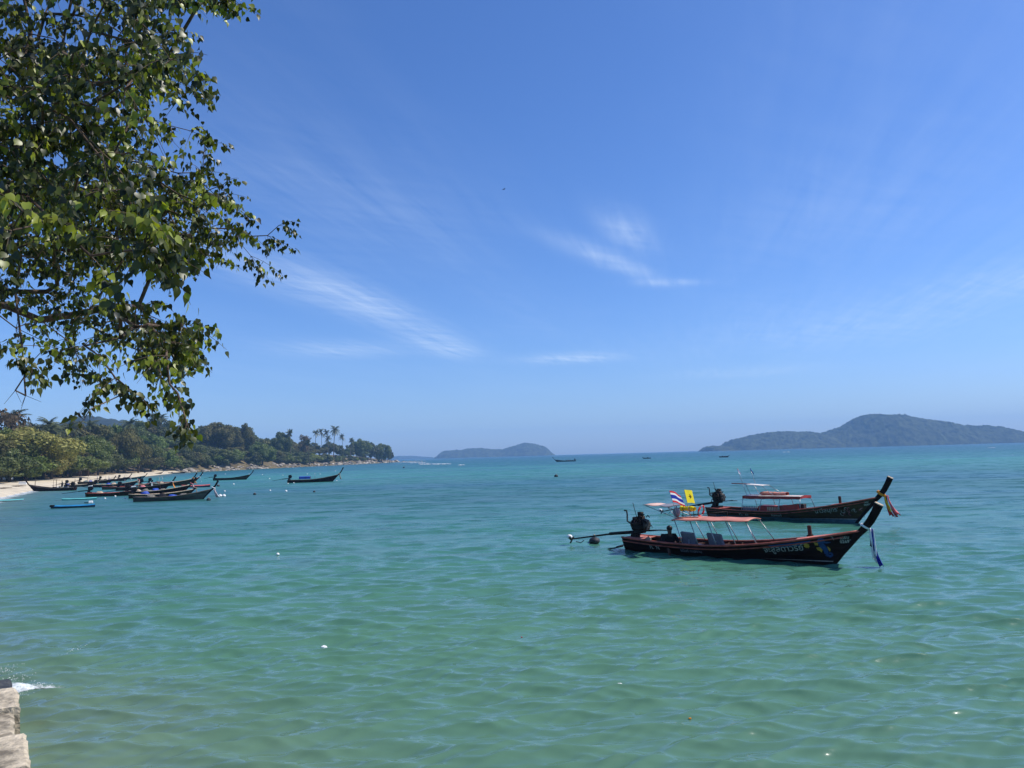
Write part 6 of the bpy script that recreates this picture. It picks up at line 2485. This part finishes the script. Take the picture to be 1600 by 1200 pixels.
def build_foam():
    # wash thrown up where the swell meets the end of the wall
    g = np.random.default_rng(4)
    c = wat(42, 1078, 0.0)
    n = 40
    uu, vv = np.meshgrid(np.linspace(-1, 1, n), np.linspace(-1, 1, n), indexing='ij')
    x = c.x + uu * 0.75 + 0.1
    y = c.y + vv * 0.36
    res = np.full_like(x, 0.05)
    z, dx, dy = wave_field(x, y, res)
    cover = 0.66 * np.clip(1 - (uu ** 2 + vv ** 2), 0, 1) ** 0.6
    verts = np.stack([x + dx, y + dy, z + 0.02 + 0.12 * np.clip(1 - ((uu + 0.7) ** 2 * 2 + vv ** 2), 0, 1)], -1).reshape(-1, 3)
    idx = np.arange(n * n).reshape(n, n)
    q = np.stack([idx[:-1, :-1], idx[1:, :-1], idx[1:, 1:], idx[:-1, 1:]], -1).reshape(-1, 4)
    me = np_mesh('wash', verts, q, True)
    point_attr(me, 'cover', cover.reshape(-1))
    tag(obj('wash', me, 'foam'), 'white wash spreading from the end of the sea wall', 'foam', kind='stuff')
    mb = MB()
    rr = random.Random(2)
    for (px, py, n_, sx, sz) in ((20, 1066, 110, 0.22, 0.12), (38, 1080, 130, 0.30, 0.08), (6, 1052, 70, 0.18, 0.16), (118, 1015, 24, 0.12, 0.03)):
        c = wat(px, py, 0.05)
        for k in range(n_):
            p = c + Vector((rr.gauss(0, sx * .5), rr.gauss(0, .25), abs(rr.gauss(0, sz * .5))))
            mb.ball(p, rr.uniform(0.003, 0.009), 5, 3, (1.2, 1, 0.8), 0.3, k)
    tag(mb.build('spray', 'foam_white'), 'white spray breaking on the end of the sea wall', 'foam', kind='stuff')
    # broken water off the point and scattered whitecaps
    mb = MB()
    for (px, py, ln, w) in ((640, 722.5, 22, 2.5), (652, 723.2, 15, 2), (676, 725.6, 18, 2), (690, 725.5, 12, 1.6), (655, 718.9, 26, 4), (662, 724.2, 9, 1.4), (721, 727, 3, 0.8), (720, 715.8, 22, 4), (938, 710.6, 12, 3), (1228, 706.6, 8, 2), (1350, 697.6, 10, 3), (1500, 694.5, 12, 3), (1550, 700, 5, 1.5)):
        c = wat(px, py)
        for k in range(9):
            t = (k - 4) / 4.5
            mb.ball((c.x + t * ln * 0.5, c.y + rr.uniform(-w, w), 0.12), 1.0, 8, 4, (ln * 0.085, w * 0.5, 0.16 + 0.22 * rr.random() * (1 - t * t)), 0.25, k)
    tag(mb.build('whitecaps', 'foam_white'), 'white breaking crests off the point and along the horizon', 'foam', kind='stuff')
    # lace of surf on the sand at the left
    vs_, cov = [], []
    nr = 60
    for i in range(nr):
        yy = 92 + 90 * i / (nr - 1)
        xx = float(shore_x(yy))
        for j, d in enumerate((-1.2, 0.1, 1.4, 2.8)):
            vs_.append((xx + d + 0.5 * math.sin(yy * .9), yy, 0.05 + max(0, -d) * 0.13))
            cov.append((0.1, 0.55, 0.45, 0.1)[j])
    idx = np.arange(nr * 4).reshape(nr, 4)
    q = np.stack([idx[:-1, :-1], idx[:-1, 1:], idx[1:, 1:], idx[1:, :-1]], -1).reshape(-1, 4)
    me = np_mesh('surf', np.array(vs_), q, True)
    point_attr(me, 'cover', cov)
    tag(obj('surf', me, 'foam'), 'thin line of surf on the sand at the left', 'foam', kind='stuff')


build_foam()


def build_bird():
    p = at(787, 296, 120)
    root = empty('bird', p, 0.6)
    tag(root, 'tiny dark bird high in the middle of the sky', 'bird')
    mb = MB()
    mb.tube([(-.22, 0, 0), (-.1, 0, .01), (.05, 0, .02), (.18, 0, .03), (.24, 0, .03)], [.01, .05, .06, .035, .01], 7)
    mb.build('body', 'hair', root)
    for s in (-1, 1):
        mb = MB()
        mb.add([(.08, s * .04, .03), (.14, s * .25, .12), (.02, s * .52, .10), (-.04, s * .25, .10), (-.08, s * .04, .02)], [(0, 1, 3, 4), (1, 2, 3)])
        mb.build('wing', 'hair', root)


build_bird()
